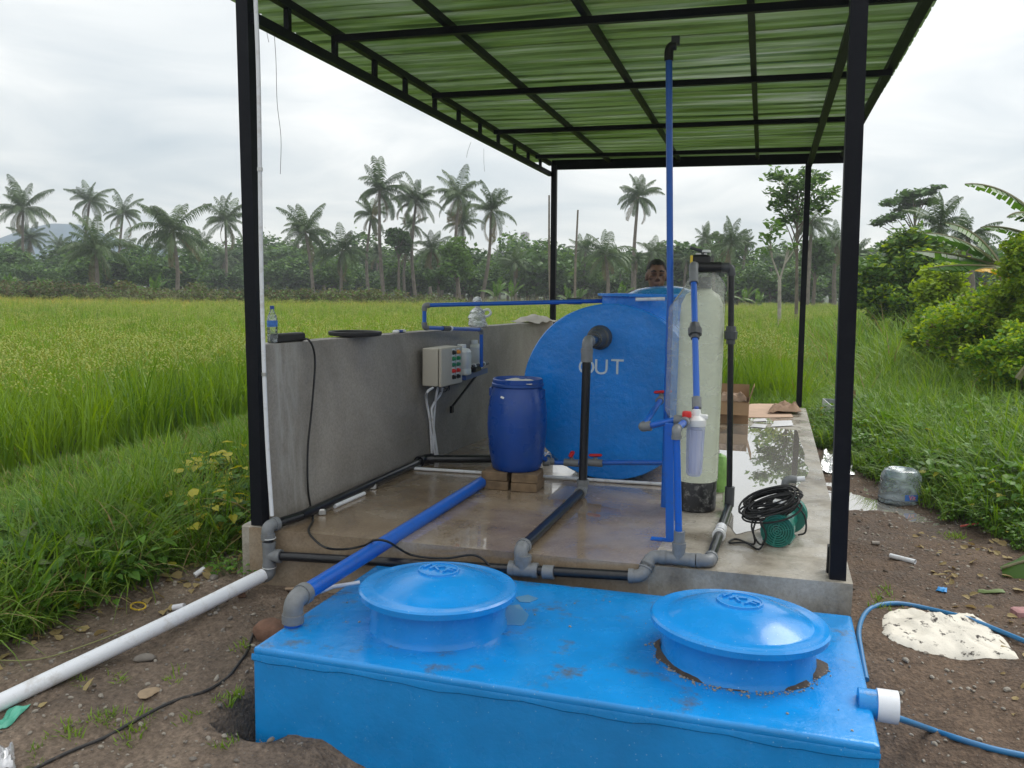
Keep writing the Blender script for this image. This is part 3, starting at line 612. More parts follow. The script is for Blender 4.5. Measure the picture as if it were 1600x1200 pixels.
for i, u in enumerate(np.linspace(-.11, .12, 14)):
    P.append([(bc[0]+.02+u, bc[1]-.04+v, zb+.638+.03*float(fbm(np.array(u*22+3), np.array(v*22), 2))*(1-(u/.14)**2)*(1-(v/.13)**2)*1.6) for v in np.linspace(-.11, .11, 12)])
tag(mb.sheet(P, .004).build('crumpled_sheet', CLOTH, None, True), 'crumpled off-white sheet lying on top of the blue barrel', 'sheet')

# ------------------------------------------------------------------ pipework
fr = lambda x: FL[1]+(FR[1]-FL[1])*(x-FL[0])/(FR[0]-FL[0])
fy = lambda x, r=.034: fr(x)-r*1.28-.004
# outlet from the OUT flange to the front drain
ot = thing('outlet_pipe', 'black pipe dropping from the grey OUT flange of the cylinder tank and crossing the floor', 'pipe', (1.775, 1.385, 0))
F0 = on_y(938, 527, YF); xo = on_y(917, 560, 1.40)[0]
MB().lathe([(.092, -.0), (.092, -.03), (.084, -.045), (.084, -.10), (.070, -.115), (.070, -.17), (.060, -.185), (.060, -.24), (.05, -.25), (.05, -.30)], F0, 32, (0, 1, 0)).build('flange', DARKGREY, ot, True, fixn=True)
xb = 1.726; yb = fy(xb, .038)
F0[0] = (F0[0]+xo)/2+.01
pipe_run(ot, [F0+[0, -.28, 0], (xo, 1.40, F0[2]), (1.772, 1.392, .036), (xb, yb, .036), (1.745, yb, -.075)], .030, BLACKP, GREY)
MB().tube([(xo, 1.40, F0[2]-.06), (xo-.0, 1.40, F0[2]-.14)], .041, 16).build('sleeve', GREY, ot, True)
MB().tube([(1.74, yb, -.045), (1.742, yb, -.02)], .043, 16).build('sleeve', GREY, ot, True)
# front drain: left tee - along the floor edge - step up - right edge - up to the column head
dr = thing('drain_pipe', 'black drain pipe with grey fittings running along the front edge of the floor', 'pipe', (1.3, -.05, -.15))
zf = lambda x: -.135+.085*(x-.22)/2.15
L0, M0, R0 = np.array([.215, fy(.215)-.012, zf(.22)]), np.array([1.747, fy(1.747, .038), zf(1.75)]), np.array([2.385, fy(2.385), zf(2.38)])
U0, U1, U2 = np.array([2.42, fr(2.42)+.03, .04]), np.array([2.722, fr(2.72)+.045, .036]), np.array([2.775, 1.305, .036])
pipe_run(dr, [L0+[.05, 0, 0], R0, U0, U1, U2], .027, BLACKP, GREY)
tee(dr, M0, [(-1, 0, 0), (1, 0, .04), (0, 0, 1)], .031, GREY)
MB().tube([M0+[.11, 0, .0], M0+[.17, 0, .004]], .038, 16).build('coupling', GREY, dr, True)
T1 = U0+(U1-U0)*.47; tee(dr, T1, [(-1, 0, 0), (1, 0, 0), (0, 0, 1)], .027, GREY, 3.2)
cl = U1+(U2-U1)*.42; dU = unit(U2-U1)
MB().tube([cl-dU*.012, cl+dU*.012], .039, 16).build('clamp', WHITE, dr, True)
MB().tube([cl+dU*.05, cl+dU*.16], .0335, 16).build('sleeve', WHITEP, dr, True)
# riser to the column head
xr_t = on_y(1143, 418, 1.30)
rs = thing('riser_pipe', 'tall black riser pipe with a dark union right of the pale filter column', 'pipe', (U2[0], U2[1], 0))
HB = np.array([2.56, 1.30, xr_t[2]])
pipe_run(rs, [U2+[0, 0, .02], (xr_t[0], 1.30, xr_t[2]), HB+[.07, 0, .004]], .0195, BLACKP, DARKGREY, n=14)
MB().tube([U2+[0, 0, .0], U2+[0, 0, .13]], .032, 14).build('socket', DARKGREY, rs, True)
un = on_y(1142, 523, 1.30); MB().lathe([(.028, -.06), (.028, -.03), (.040, -.028), (.042, .02), (.034, .024), (.030, .055)], un, 8).build('union', DARKGREY, rs, True)
MB().tube([HB+[.07, 0, 0], HB+[.15, 0, 0]], .032, 14).build('coupling', DARKGREY, rs, True)
# wall-base drain with the left riser
wd = thing('wall_drain_pipe', 'black pipe along the foot of the concrete wall ending in a grey elbow', 'pipe', (.2, .1, 0))
w0 = np.array([.205, L0[1], .035]); w1 = on_z(470, 806, .04); w2 = on_z(652, 723, .04)
pipe_run(wd, [w2, w1, w0+[0.0, .0, .0], L0+[0, 0, .06]], .029, BLACKP, GREY, skip=(1,))
tee(wd, L0, [(0, 0, 1), (0, 0, -1), (1, 0, 0)], .029, GREY, 2.7)
MB().tube([L0+[0, 0, .10], L0+[0, 0, .104]], .0412, 16).build('solvent_ring', WHITE, wd, True); MB().tube([L0+[0, 0, -.075], L0+[0, 0, -.071]], .0412, 16).build('solvent_ring', WHITE, wd, True)
pipe_run(wd, [w2, on_z(662, 717, .05), on_z(772, 717, .05)], .032, BLACKP, BLACKP)
for px, py in ((503, 800), (583, 760)): c = on_z(px, py, .02); MB().box(c, (.05, .03, .04), rz=.5, bev=.006).build('clamp', STEEL, wd)
wp = thing('ground_pipe', 'long white pipe running down the bare soil from the left corner of the floor', 'pipe', (0, -1, -.4))
g0 = L0+[0, -.0, -.105]; g3 = gpt(0, 1100, .034); g1 = g0+(g3-g0)*.3
MB().tube([g0+(g1-g0)*.10] + spline([g0+(g1-g0)*.2, g0+(g3-g0)*.45+[0, 0, -.006], g3, g3+(g3-g0)*.8], 6), .039, 18).build('pipe', WHITEP, wp, True)
MB().tube([L0+[0, 0, -.06]] + arc(L0+[0, 0, -.085], g0+[0, 0, -.03], g0+(g1-g0)*.14, 6), .0375, 18).build('elbow', GREY, wp, True)
# big blue overflow pipe
bp_ = thing('overflow_pipe', 'thick bright blue pipe slanting from the barrel across the floor to the soil', 'pipe', (.8, .4, 0))
A0, A1 = on_z(760, 749, .046), on_z(458, 938, .0); pipe_run(bp_, [A0, A1, A1+[-.012, -.0, -.5]], .040, BLUEP, GREY, n=20, k=1.12)
tag(MB().tube([on_z(478, 933, -.10), on_z(520, 917, -.09), on_z(562, 910, -.08)], .0105, 10).build('pipe_offcut', WHITEP, None, True), 'slim white pipe poking out from the left tank lid beside the blue pipe', 'pipe')
tag(MB().tube([gpt(446, 922, .02), gpt(474, 919, .03)], .008, 6).build('wood_stick', mat('pale_wood', (.42, .30, .2), .8)), 'thin pale wood stick on the soil beside the thick blue pipe', 'stick')
# white drain line across the floor, and a short offcut
fl = thing('floor_pipe', 'long thin white pipe lying across the floor under the blue barrel and tank', 'pipe', (*on_z(840, 745, .012)[:2], 0))
MB().tube([on_z(648, 732, .014), on_z(760, 739, .014), on_z(1042, 757, .014)], .013, 10).build('pipe', WHITEP, fl, True); MB().tube([on_z(648, 732, .014), on_z(656, 727, .014), on_z(668, 722, .014)], .015, 10).build('elbow', GREY, fl, True)
tag(MB().tube([on_z(523, 791, .014), on_z(569, 771, .014)], .014, 12).build('pipe_offcut', WHITEP, None, True), 'short white pipe piece lying on the floor at the foot of the grey wall', 'pipe')
# blue feed between barrel and stand with two red valves
fd = thing('feed_pipe', 'thin blue feed pipe with two red-handled valves at the foot of the barrel', 'pipe', (1.8, 1.75, .15))
fz0, fz1 = on_y(856, 722, 1.74), on_y(1046, 723, 1.74)
MB().tube([on_y(851, 716, 1.66)] + arc(on_y(852, 719, 1.68), on_y(858, 722, 1.72), fz0+[.06, 0, 0]) + [fz1, fz1+[.12, .0, 0]], .019, 12).build('pipe', BLUEP, fd, True)
MB().lathe([(.036, -.02), (.036, .02), (.026, .03), (.026, .06)], on_y(853, 721, 1.70), 16, (1, .4, 0)).build('nut', GREY, fd, True, fixn=True)
for px in (893, 930):
    c = on_y(px, 723, 1.74); MB().tube([c-[.055, 0, 0], c+[.055, 0, 0]], .028, 14).build('valve_body', GREY, fd, True)
    MB().tube([c, c+[0, 0, .04]], .017, 12).build('valve_stem', GREY, fd, True)
    if px < 900: MB().box(c+[.0, 0, .065], (.03, .055, .05), ry=rad(25), bev=.008).build('handle', RED, fd, True)
    else: MB().box(c+[.0, 0, .056], (.10, .026, .022), ry=rad(-4), bev=.008).build('handle', RED, fd, True)
MB().tube(spline([on_y(851, 713, 1.62), on_y(858, 706, 1.64), on_y(862, 716, 1.66)], 5), .004, 6).build('wing', STEEL, fd, True)
# ------------------------------------------------------------------ pale filter column with its valve, bag and vent pole
cx_ = on_y(1088, 700, 1.32)[0]; KC = np.array([cx_, 1.32])
FRP = mat('fibreglass_pale', (.66, .70, .54), .4, var=.05, vscale=6, bump=.1, bscale=90)
fc = thing('filter_column', 'tall pale green filter column with a black base and a black valve head', 'column', (*KC, 0))
MB().lathe([(.138, .18), (.139, .25), (.139, 1.28), (.132, 1.36), (.105, 1.42), (.06, 1.45), (.055, 1.47)], (*KC, 0), 48).build('vessel', FRP, fc, True)
MB().lathe([(.132, 0), (.141, .01), (.142, .19), (.138, .2)], (*KC, 0), 48).build('base', mat('base_black', (.012, .012, .014), .35, dirt=(.4, .4, .38), dscale=30, damt=.5), fc, True)
zv = HB[2]
MB().lathe([(.062, 1.46), (.062, 1.53), (.05, 1.535)], (HB[0]-.02, 1.30, 0), 24).build('valve_neck', DARKGREY, fc, True)
MB().box((HB[0]-.03, 1.30, zv+.035), (.125, .11, .085), bev=.012).build('valve_head', BLACK, fc)
MB().box((HB[0]-.086, 1.242, zv+.045), (.016, .006, .055)).build('warning_label', mat('label_yellow', (.75, .55, .05), .5), fc)
MB().box((HB[0]-.03, 1.30, zv+.085), (.07, .05, .016), bev=.004).build('valve_cap', STEEL, fc)
mb = MB().tube([(HB[0]-.02, 1.29, zv+.10), (HB[0]-.10, 1.27, zv+.125)], .011, 8).tube([(HB[0]-.02, 1.29, zv+.08), (HB[0]-.02, 1.29, zv+.11)], .018, 10); mb.build('lever', DARKGREY, fc, True)
MB().lathe([(.03, 0), (.03, .012), (.022, .016)], (HB[0]+.0, 1.29, zv+.095), 16).build('lever_hub', WHITE, fc, True)
MB().tube([(HB[0]-.05, 1.26, zv), (HB[0]+.10, 1.27, zv)], .034, 14).build('port', BLACK, fc, True)
# protective film bag
bag = MB(); P = []
def ring(z):
    t = np.clip((z-.55)/.1, 0, 1); up = np.clip((z-1.34)/.24, 0, 1)
    xl = on_y(1039, 560, 1.25)[0]; xr = on_y(1124, 560, 1.25)[0]
    l_ = (KC[0]-.147)*(1-t)+xl*t; r_ = KC[0]+.147+.0*t
    l_ += (HB[0]-.07-l_)*up**.8; r_ += (HB[0]+.05-r_)*np.clip((z-1.46)/.12, 0, 1)**1.6
    return (l_+r_)/2, (r_-l_)/2
for z in np.linspace(.205, 1.56, 58):
    c_, h_ = ring(z); row = []
    for k in range(64):
        a = 2*PI*k/64; ry = .150 if z < 1.4 else .150-.09*((z-1.4)/.16)
        wv = 1+.014*(float(fbm(np.array(a*2.2+5), np.array(z*9), 4))-.5)+.005*math.sin(z*38+2*a+math.sin(a*3)*2)*(z > .3)
        row.append((c_+h_*wv*math.cos(a), 1.31+ry*wv*math.sin(a), z))
    row.append(row[0]); P.append(row)
bag.sheet(P)
bagm = plastic_film('film_bag', .20, .28, (.88, .90, .82), .4, 9); bagm.node_tree.nodes['Bump'].inputs['Strength'].default_value = .06
bagm.node_tree.nodes['Fresnel'].inputs['IOR'].default_value = 1.06
tag(bag.build('plastic_bag', bagm, None, True, fixn=True), 'loose clear plastic bag pulled over the tall pale filter column', 'bag')
# blue vent pole
xv = on_y(1047, 448, 1.27)[0]
vp = thing('vent_pole', 'tall blue vent pipe rising beside the filter column to a black elbow under the roof', 'pipe', (xv-.01, 1.28, 0))
xt = on_y(1045, 90, 1.28)[0]; zt = on_y(1045, 72, 1.28)[2]
MB().tube([(xv+.012, 1.28, .0), (xv+.002, 1.28, 1.4), (xt, 1.28, zt-.05)], .0215, 16).build('pole', BLUEP, vp, True)
MB().tube([(xt, 1.28, zt-.09)] + arc((xt, 1.28, zt-.04), (xt, 1.28, zt), (xt+.03, 1.28, zt), 6) + [(xt+.045, 1.28, zt)], .029, 14).build('elbow', BLACK, vp, True)
MB().box((xt+.04, 1.28, zt+.03), (.05, .05, .05)).build('strap', DARKGREY, vp)
# ------------------------------------------------------------------ cartridge filter, its stand and blue pipes
yF = .62
st = thing('pipe_stand', 'short blue steel stand with a foot plate in front of the filter column', 'stand', (*on_z(1046, 846)[:2], 0))
s0 = on_z(1047, 845); MB().bar(s0, on_y(1046, 662, s0[1]), .045, .045).build('upright', BLUEP, st); MB().box(s0+[-.035, .0, .004], (.15, .06, .006)).build('foot_plate', BLUEP, st)
cf = thing('water_filter', 'clear cartridge water filter with a white cap hanging before the column', 'filter', (*on_y(1085, 690, yF)[:2], 0))
h0, h1 = on_y(1088, 652, yF), on_y(1084, 742, yF); fx = (h0[0]+h1[0])/2; zt_, zb_ = h0[2], h1[2]; sc2 = on_y(1098, 700, yF)[0]-on_y(1071, 700, yF)[0]; rb = sc2/2*1.04
HOUS = bpy.data.materials.new('clear_housing'); HOUS.use_nodes = True; b_ = HOUS.node_tree.nodes['Principled BSDF']; b_.inputs['Base Color'].default_value = (.55, .60, .80, 1); b_.inputs['Roughness'].default_value = .06; b_.inputs['Alpha'].default_value = .5
mb = MB().lathe([(0, zb_-.005), (rb*.7, zb_-.004), (rb*.82, zb_+.006), (rb*.92, zb_+.10), (rb*.97, zt_-.07), (rb*1.06, zt_-.065), (rb*1.06, zt_-.04)], (fx, yF, 0), 32)
mb.build('bowl', HOUS, cf, True)
for k in range(8):
    a = 2*PI*k/8+.2; MB().tube([(fx+rb*.86*math.cos(a), yF+rb*.86*math.sin(a), zb_+.01), (fx+rb*.99*math.cos(a), yF+rb*.99*math.sin(a), zt_-.07)], .003, 6).build('rib', HOUS, cf, True)
MB().lathe([(rb*.62, zb_+.012), (rb*.62, zt_-.06)], (fx, yF, 0), 24).build('cartridge', mat('cartridge', (.66, .66, .74), .6, var=.05), cf, True)
MB().lathe([(rb*1.10, zt_-.05), (rb*1.14, zt_-.04), (rb*1.14, zt_-.012), (rb*.95, zt_-.002), (rb*.55, zt_+.012), (rb*.45, zt_+.045), (rb*.2, zt_+.05), (0, zt_+.05)], (fx, yF, 0), 32).build('cap', WHITE, cf, True)
MB().box((fx, yF, zt_+.005), (rb*2.6, .035, .03), bev=.006).build('port_bar', WHITE, cf)
MB().lathe([(.012, 0), (.014, .008), (.010, .016), (0, .018)], (fx-.0, yF, zt_+.048), 12).build('vent_button', mat('button_blue', (.05, .09, .4), .4), cf, True)
# pipe down from the valve head
dn = thing('inlet_pipe', 'blue pipe with a dark union running down the front of the filter column', 'pipe', (fx, .9, 0))
v0 = np.array([HB[0]-.055, 1.14, zv-.005]); v0[0] = on_y(1083, 430, 1.14)[0]; v1 = np.array([fx, yF+.02, zt_+.05])
MB().tube([v0+[.0, .12, .01]] + arc(v0+[0, .04, .01], v0+[0, 0, .01], v0+(v1-v0)*.06, 5) + [v0+(v1-v0)*.12], .029, 14).build('elbow', GREY, dn, True)
MB().tube([v0+(v1-v0)*.1, v1], .019, 14).build('pipe', BLUEP, dn, True)
um = v0+(v1-v0)*.47; MB().lathe([(.027, -.055), (.028, -.03), (.041, -.028), (.042, .016), (.034, .02), (.029, .05)], um, 8, unit(v0-v1)).build('union', DARKGREY, dn, True)
MB().tube([v0+(v1-v0)*.93, v1], .028, 14).build('socket', GREY, dn, True)
# outlet of the filter: cross fitting, red knob, branch to the tank valve and the drop to the floor tee
bk = thing('filter_outlet_pipe', 'blue pipe from the cartridge filter dropping to the grey tee on the floor edge', 'pipe', (T1[0], T1[1], 0))
zc = zt_-.022; J = np.array([on_y(1072, 660, yF)[0], yF-.01, zc]); D0 = np.array([T1[0]-.005, T1[1]+.005, on_y(1065, 672, T1[1])[2]])
pipe_run(bk, [J+[.03, .03, 0], J, np.array([J[0]-.005, D0[1], D0[2]]), T1+[0, 0, .06]], .019, BLUEP, GREY, skip=(1,))
MB().tube([T1+[0, 0, .05], T1+[0, 0, .15]], .030, 14).build('socket', GREY, bk, True)
MB().tube([J+[.035, 0, 0], J+[-.07, 0, 0]], .030, 14).build('cross', GREY, bk, True); MB().tube([J+[0, .03, 0], J+[0, -.16, (D0[2]-J[2])*.3]], .029, 14).build('coupling', GREY, bk, True)
kn = on_y(1073, 652, yF-.05); MB().lathe([(.010, -.03), (.012, 0), (.026, .002), (.028, .02), (.024, .034), (0, .036)], kn, 14).build('knob', RED, bk, True)
E0 = on_y(1004, 668, yF); V0 = on_y(1033, 624, YF-.16)
br_ = thing('branch_pipe', 'blue branch pipe with a grey elbow leading to a red valve on the cylinder tank', 'pipe', (E0[0], E0[1], 0))
pipe_run(br_, [J+[-.06, 0, 0], E0, V0, V0+[0, .14, 0]], .019, BLUEP, GREY, skip=(2,), k=1.4)
MB().tube([V0+[0, -.1, -.0], V0+[0, .07, 0]], .030, 14).build('valve_body', GREY, br_, True); MB().tube([V0, V0+[0, 0, .045]], .016, 12).build('valve_stem', GREY, br_, True)
MB().box(V0+[.01, 0, .055], (.13, .03, .022), ry=rad(-6), bev=.008).build('handle', RED, br_, True)
GB = plastic_film('green_film', .6, .9, (.32, .55, .18), .3, 12)
gb = MB().lathe([(0, 0), (.05, .0), (.07, .08), (.065, .18), (.04, .26), (0, .28)], (*on_z(1121, 778)[:2], 0), 16, wob=lambda a, h: .12*math.sin(3*a+h*20)); gb.v = [(p[0]-.0, p[1]+.22, p[2]) for p in gb.v]
tag(gb.build('green_bag', mat('green_film_bag', (.22, .42, .10), .35, var=.2, vscale=20, bump=.5), None, True, fixn=True), 'small bright green plastic bundle tucked behind the foot of the filter column', 'bag')

# ------------------------------------------------------------------ control box, shelf, jugs, dosing line on the wall
BEIGE = mat('box_beige', (.50, .47, .40), .5, dirt=(.35, .3, .25), dscale=6, damt=.3)
WD = unit((.09, 1, 0))
k0 = on_wall(659, 603); k1 = on_wall(658, 544); PRO = .17; BL_ = .40; BH = k1[2]-k0[2]
cbx = thing('control_box', 'beige electrical control box on the grey wall with rows of coloured buttons', 'control box', k0)
ang = math.atan2(-.09, 1.0)
def wbox(root, y_along, off, z, size, m, name, bev=0.0):
    """box placed along the wall: y_along metres from the panel's near edge, off metres out of the wall"""
    c = np.array([k0[0], k0[1], 0])+WD*y_along+WN*off; c[2] = z
    return MB().box(c, (size[0], size[1], size[2]), rz=-math.atan(.09), bev=bev).build(name, m, root, bev > 0)
zc_ = k0[2]+BH/2
wbox(cbx, BL_/2, PRO/2-.012, zc_, (PRO-.03, BL_, BH), BEIGE, 'case', .006)
wbox(cbx, BL_/2, PRO-.022, zc_, (.008, BL_-.03, BH-.03), mat('gasket', (.04, .035, .03), .7), 'gasket')
wbox(cbx, BL_/2, PRO-.006, zc_, (.022, BL_+.004, BH+.004), BEIGE, 'door', .005)
cols = [(BLACK, mat('lamp_orange', (.8, .3, .03), .3)), (mat('lamp_green', (.02, .25, .10), .3),)*2, (mat('lamp_green_deep', (.02, .17, .10), .3),)*2, (RED, RED), (BLACK, BLACK)]
for r_ in range(5):
    for c_ in range(2):
        y_, z_ = BL_*(.55+.22*c_), k0[2]+BH*(.86-.165*r_)
        wbox(cbx, y_, PRO+.006, z_+.0255, (.003, .055, .012), WHITE, 'name_plate'); base = np.array([k0[0], k0[1], 0])+WD*y_+WN*(PRO+.004); base[2] = z_
        MB().lathe([(.019, 0), (.019, .008), (.015, .01), (.014, .026), (0, .027)], base, 14, WN).build('button', cols[r_][c_], cbx, True, fixn=True)
# conduits below the box
for i, pl in enumerate((((676, 606), (668, 612), (666, 624), (672, 660), (675, 718)), ((684, 606), (682, 616), (679, 640), (677, 690), (681, 716)), ((691, 606), (688, 616), (676, 634), (675, 650), (682, 700), (684, 714)))):
    off = .10-.03*i; q = [on_wall(*p, off if k < 2 else .02+.012*i) for k, p in enumerate(pl)]
    cd_ = MB().tube(spline(q, 5), .0105, 10).build('conduit', WHITEP, None, True)
    tag(cd_, ('outermost white conduit bending from under the control box to the floor', 'middle white conduit dropping straight under the control box', 'white conduit crossing the others below the control box')[i], 'conduit', 'conduits below the control box')
tag(MB().tube(spline([on_wall(693, 604, .10), on_wall(701, 610, .09), on_wall(702, 603, .08), on_wall(696, 612, .05), on_wall(688, 611, .04)], 5), .004, 6).build('cable_loop', BLACK, None, True), 'small black cable loop hanging under the control box', 'cable')
# shelf with jugs
SHB = mat('shelf_blue', (.012, .06, .24), .45, dirt=(.05, .06, .09), dscale=10)
zs = on_wall(760, 579, .12)[2]
e0, e1 = on_z(728, 586, zs), on_z(762, 575, zs); b0_ = on_z(702, 584, zs)
sh = thing('wall_shelf', 'narrow blue wall shelf held by a thin black strut beside the control box', 'shelf', (e0[0], e0[1], zs))
i0, i1 = wbase(e0[1]), wbase(e1[1]); poly = [(i0[0]+.02, e0[1]-.05), tuple(e0[:2]), tuple(e1[:2]), (i1[0]+.02, e1[1])]
MB().prism(poly, zs-.045, zs).build('board', SHB, sh, fixn=True)
sp0, sp1 = on_z(744, 587, zs-.05), on_wall(706, 636, .01); MB().bar(sp0, sp1, .014, .014).build('strut', BLACKM, sh); MB().box(sp1+[0, 0, -.02], (.02, .05, .06)).build('bracket_foot', BLACKM, sh)
MILK = mat('milky_plastic', (.70, .72, .70), .35, dirt=(.55, .57, .55), dscale=9, damt=.5, bump=.15, bscale=25)
def jug(px, py, wpx, hpx, label):
    c = on_z(px, py, zs); d = float(np.dot(c-CAM, RM[2])); wd, hg = wpx/FPX*d, hpx/FPX*d
    j = thing('jerry_can', label, 'jerry can', c, 'white jugs on the wall shelf'); b = MB(); prof = [(.46, 0), (.5, .03), (.49, .2), (.47, .24), (.5, .28), (.5, .72), (.47, .80), (.49, .84), (.40, .95), (.22, .99), (.2, 1.0)]
    n = 28; vs = []; 
    def sq(a): e = .45; return math.copysign(abs(math.cos(a))**e, math.cos(a)), math.copysign(abs(math.sin(a))**e, math.sin(a))
    for r, h in prof:
        for k in range(n): x, y = sq(2*PI*k/n); vs.append((c[0]+r*wd*x, c[1]+r*wd*y*.9, c[2]+h*hg))
    fs = [(i*n+k, i*n+(k+1) % n, (i+1)*n+(k+1) % n, (i+1)*n+k) for i in range(len(prof)-1) for k in range(n)]+[tuple(range(n-1, -1, -1)), tuple((len(prof)-1)*n+k for k in range(n))]
    b.add(vs, fs); b.build('body', MILK, j, True); MB().lathe([(wd*.24, hg*.985), (wd*.25, hg*1.0), (wd*.24, hg*1.12), (0, hg*1.125)], c, 20).build('cap', WHITE, j, True)
jug(740, 576, 25, 40, 'white jerry can at the far end of the blue wall shelf'); jug(721, 585, 28, 42, 'white jerry can with a creased body next to the control box')
dp = thing('dosing_pump', 'small black dosing pump with pipe fittings on the tip of the wall shelf', 'pump', on_z(750, 578, zs))
c = on_z(752, 579, zs); MB().box(c+[-.02, -.12, .025], (.07, .17, .045), bev=.008).build('body', BLACK, dp, True); MB().tube([c+[-.02, -.2, .05], c+[.02, .12, .06]], .018, 10).build('head', DARKGREY, dp, True)
for k in (.1, .4, .7): p = c+[-.02, -.2, .055]+np.array([.04, .32, .005])*k; MB().tube([p, p+[.0, .012, .0]], .023, 10).build('ring', WHITE, dp, True)
# blue dosing line over the wall
dl = thing('dosing_pipe', 'thin blue pipe looping above the grey wall from the cylinder tank to the shelf', 'pipe', on_wall(662, 515))
q = [on_y(920, 469.5, 2.46), on_wall(663, 477, .05), on_wall(663, 512, .05), on_wall(752, 515, .10), on_z(752, 574, zs+.03)]
q[0] = np.array([1.715, 2.45, q[0][2]]); q[4] = np.array([q[3][0]+.005, q[3][1], zs+.04]); pipe_run(dl, q, .0165, BLUEP, GREY, n=12)
for px, l_ in ((895, .09), (905, .04)): c = on_y(px, 470.5, 2.46); MB().tube([c-[l_/2, 0, 0], c+[l_/2, 0, 0]], .027, 12).build('union', DARKGREY, dl, True)
c = (q[2]+(q[3]-q[2])*.36); d_ = unit(q[3]-q[2]); MB().tube([c-d_*.07, c+d_*.05], .022, 10).build('reducer', DARKGREY, dl, True); MB().tube([c+d_*.05, c+d_*.08], .023, 10).build('tape_wrap', WHITE, dl, True)
c = on_y(868, 472, 2.46); MB().tube([c-[.03, 0, 0], c+[.03, 0, 0]], .024, 10).build('clip', BLACK, dl, True)

# ------------------------------------------------------------------ things on top of the wall
def wtop(px, py, off=-.06):
    """point on the wall's top seen at this column"""
    y = .1
    for _ in range(30):
        s_ = (y-.08)/(5.6-.08); z = t0[2]+(t1[2]-t0[2])*s_; p = on_z(px, py, z); y = min(5.6, max(.0, .5*y+.5*p[1]))
    return y
def wall_top(y, off=-.065):
    s_ = (y-.08)/(5.6-.08); p = t0+(t1-t0)*s_; return np.array([p[0]+off, y, p[2]+.002])
def y_at(px):
    ys_ = np.linspace(.05, 5.6, 400); xs_ = np.array([project(wall_top(y))[0] for y in ys_]); return float(np.interp(px, xs_, ys_))
wt = wall_top(y_at(418)+.05)
bo = thing('water_bottle', 'clear plastic water bottle with a blue cap standing on the near end of the wall', 'bottle', wt)
MB().lathe([(.026, 0), (.031, .006), (.031, .05), (.029, .055), (.031, .06), (.031, .14), (.027, .165), (.013, .195), (.0125, .21)], wt, 24).build('body', CLEAR, bo, True)
MB().lathe([(.0135, .207), (.0135, .228), (0, .229)], wt, 16).build('cap', mat('cap_blue', (.02, .06, .30), .4), bo, True)
MB().lathe([(.0316, .10), (.0316, .138)], wt, 24).build('label', mat('label_blue', (.05, .18, .55), .5, var=.4, vscale=60), bo, True)
a_, b_ = y_at(428), y_at(470); p = wall_top((a_+b_)/2)
tag(MB().box(p+[.0, 0, .027], (.075, b_-a_, .054), rz=-.1, bev=.008).build('power_adapter', mat('adapter_black', (.012, .012, .013), .6, var=.2), None, True), 'black rectangular power adapter lying on the wall next to the water bottle', 'adapter')
ya = y_at(546); p = wall_top(ya); 
tag(MB().lathe([(.17, .006), (.185, .008), (.19, .02), (.19, .034), (.183, .038), (.172, .034), (.165, .02), (0, .018)], p+[.02, .05, .0], 48).build('rubber_tray', mat('tray_black', (.014, .014, .016), .55, var=.2), None, True, fixn=True), 'flat round black rubber tray overhanging the top of the wall', 'tray')
ya = y_at(624); p = wall_top(ya); 
pk = thing('small_packet', 'little blue and white packet lying on the wall top left of the blue pipe', 'packet', p); MB().box(p+[0, 0, .011], (.05, .16, .02), bev=.004).build('wrapper', WHITE, pk, True); MB().box(p+[.001, -.02, .0125], (.054, .07, .0205), bev=.004).build('print_band', mat('packet_blue', (.04, .08, .35), .5), pk, True)
ya = y_at(736)+.15; p = wall_top(ya); jg = thing('wrapped_bottle', 'clear squat bottle with a white twisted bag and handle standing on the wall', 'bottle', p)
MB().lathe([(.085, 0), (.095, .02), (.08, .06), (.09, .085), (.07, .12), (.075, .14), (.05, .165), (.022, .185), (.022, .20), (.042, .215), (.046, .25), (.03, .28), (0, .288)], p, 24, wob=lambda a, h: .06*math.sin(3*a+h*40)).build('body', plastic_film('white_film', .35, .9, (.9, .92, .95), .15, 25), jg, True, fixn=True)
MB().tube(spline([p+[.05, 0, .15], p+[.11, .0, .165], p+[.135, 0, .13], p+[.10, 0, .10], p+[.06, 0, .105]], 6), .012, 8).build('handle', WHITE, jg, True)
MB().lathe([(.048, .222), (.049, .238)], p, 20).build('tape', mat('tape_violet', (.25, .15, .35), .4), jg, True)
mb = MB(); P = []; pa, pb = wall_top(y_at(818)), wall_top(5.5)
for s in np.linspace(0, 1, 14):
    c = pa+(pb-pa)*s; P.append([c+[u, 0, .004+.11*math.sin(PI*min(1, s*1.15+.02))**.7*max(0, 1-(u/.19)**2)*(.45+.55*s)+.01*math.sin(s*17+u*30)] for u in np.linspace(-.16, .18, 9)])
tag(mb.sheet(P, .006).build('folded_sack', mat('sack_pale', (.50, .46, .42), .8, var=.15, vscale=8, bump=.2), None, True), 'pale folded sack draped over the far end of the grey wall', 'sack')
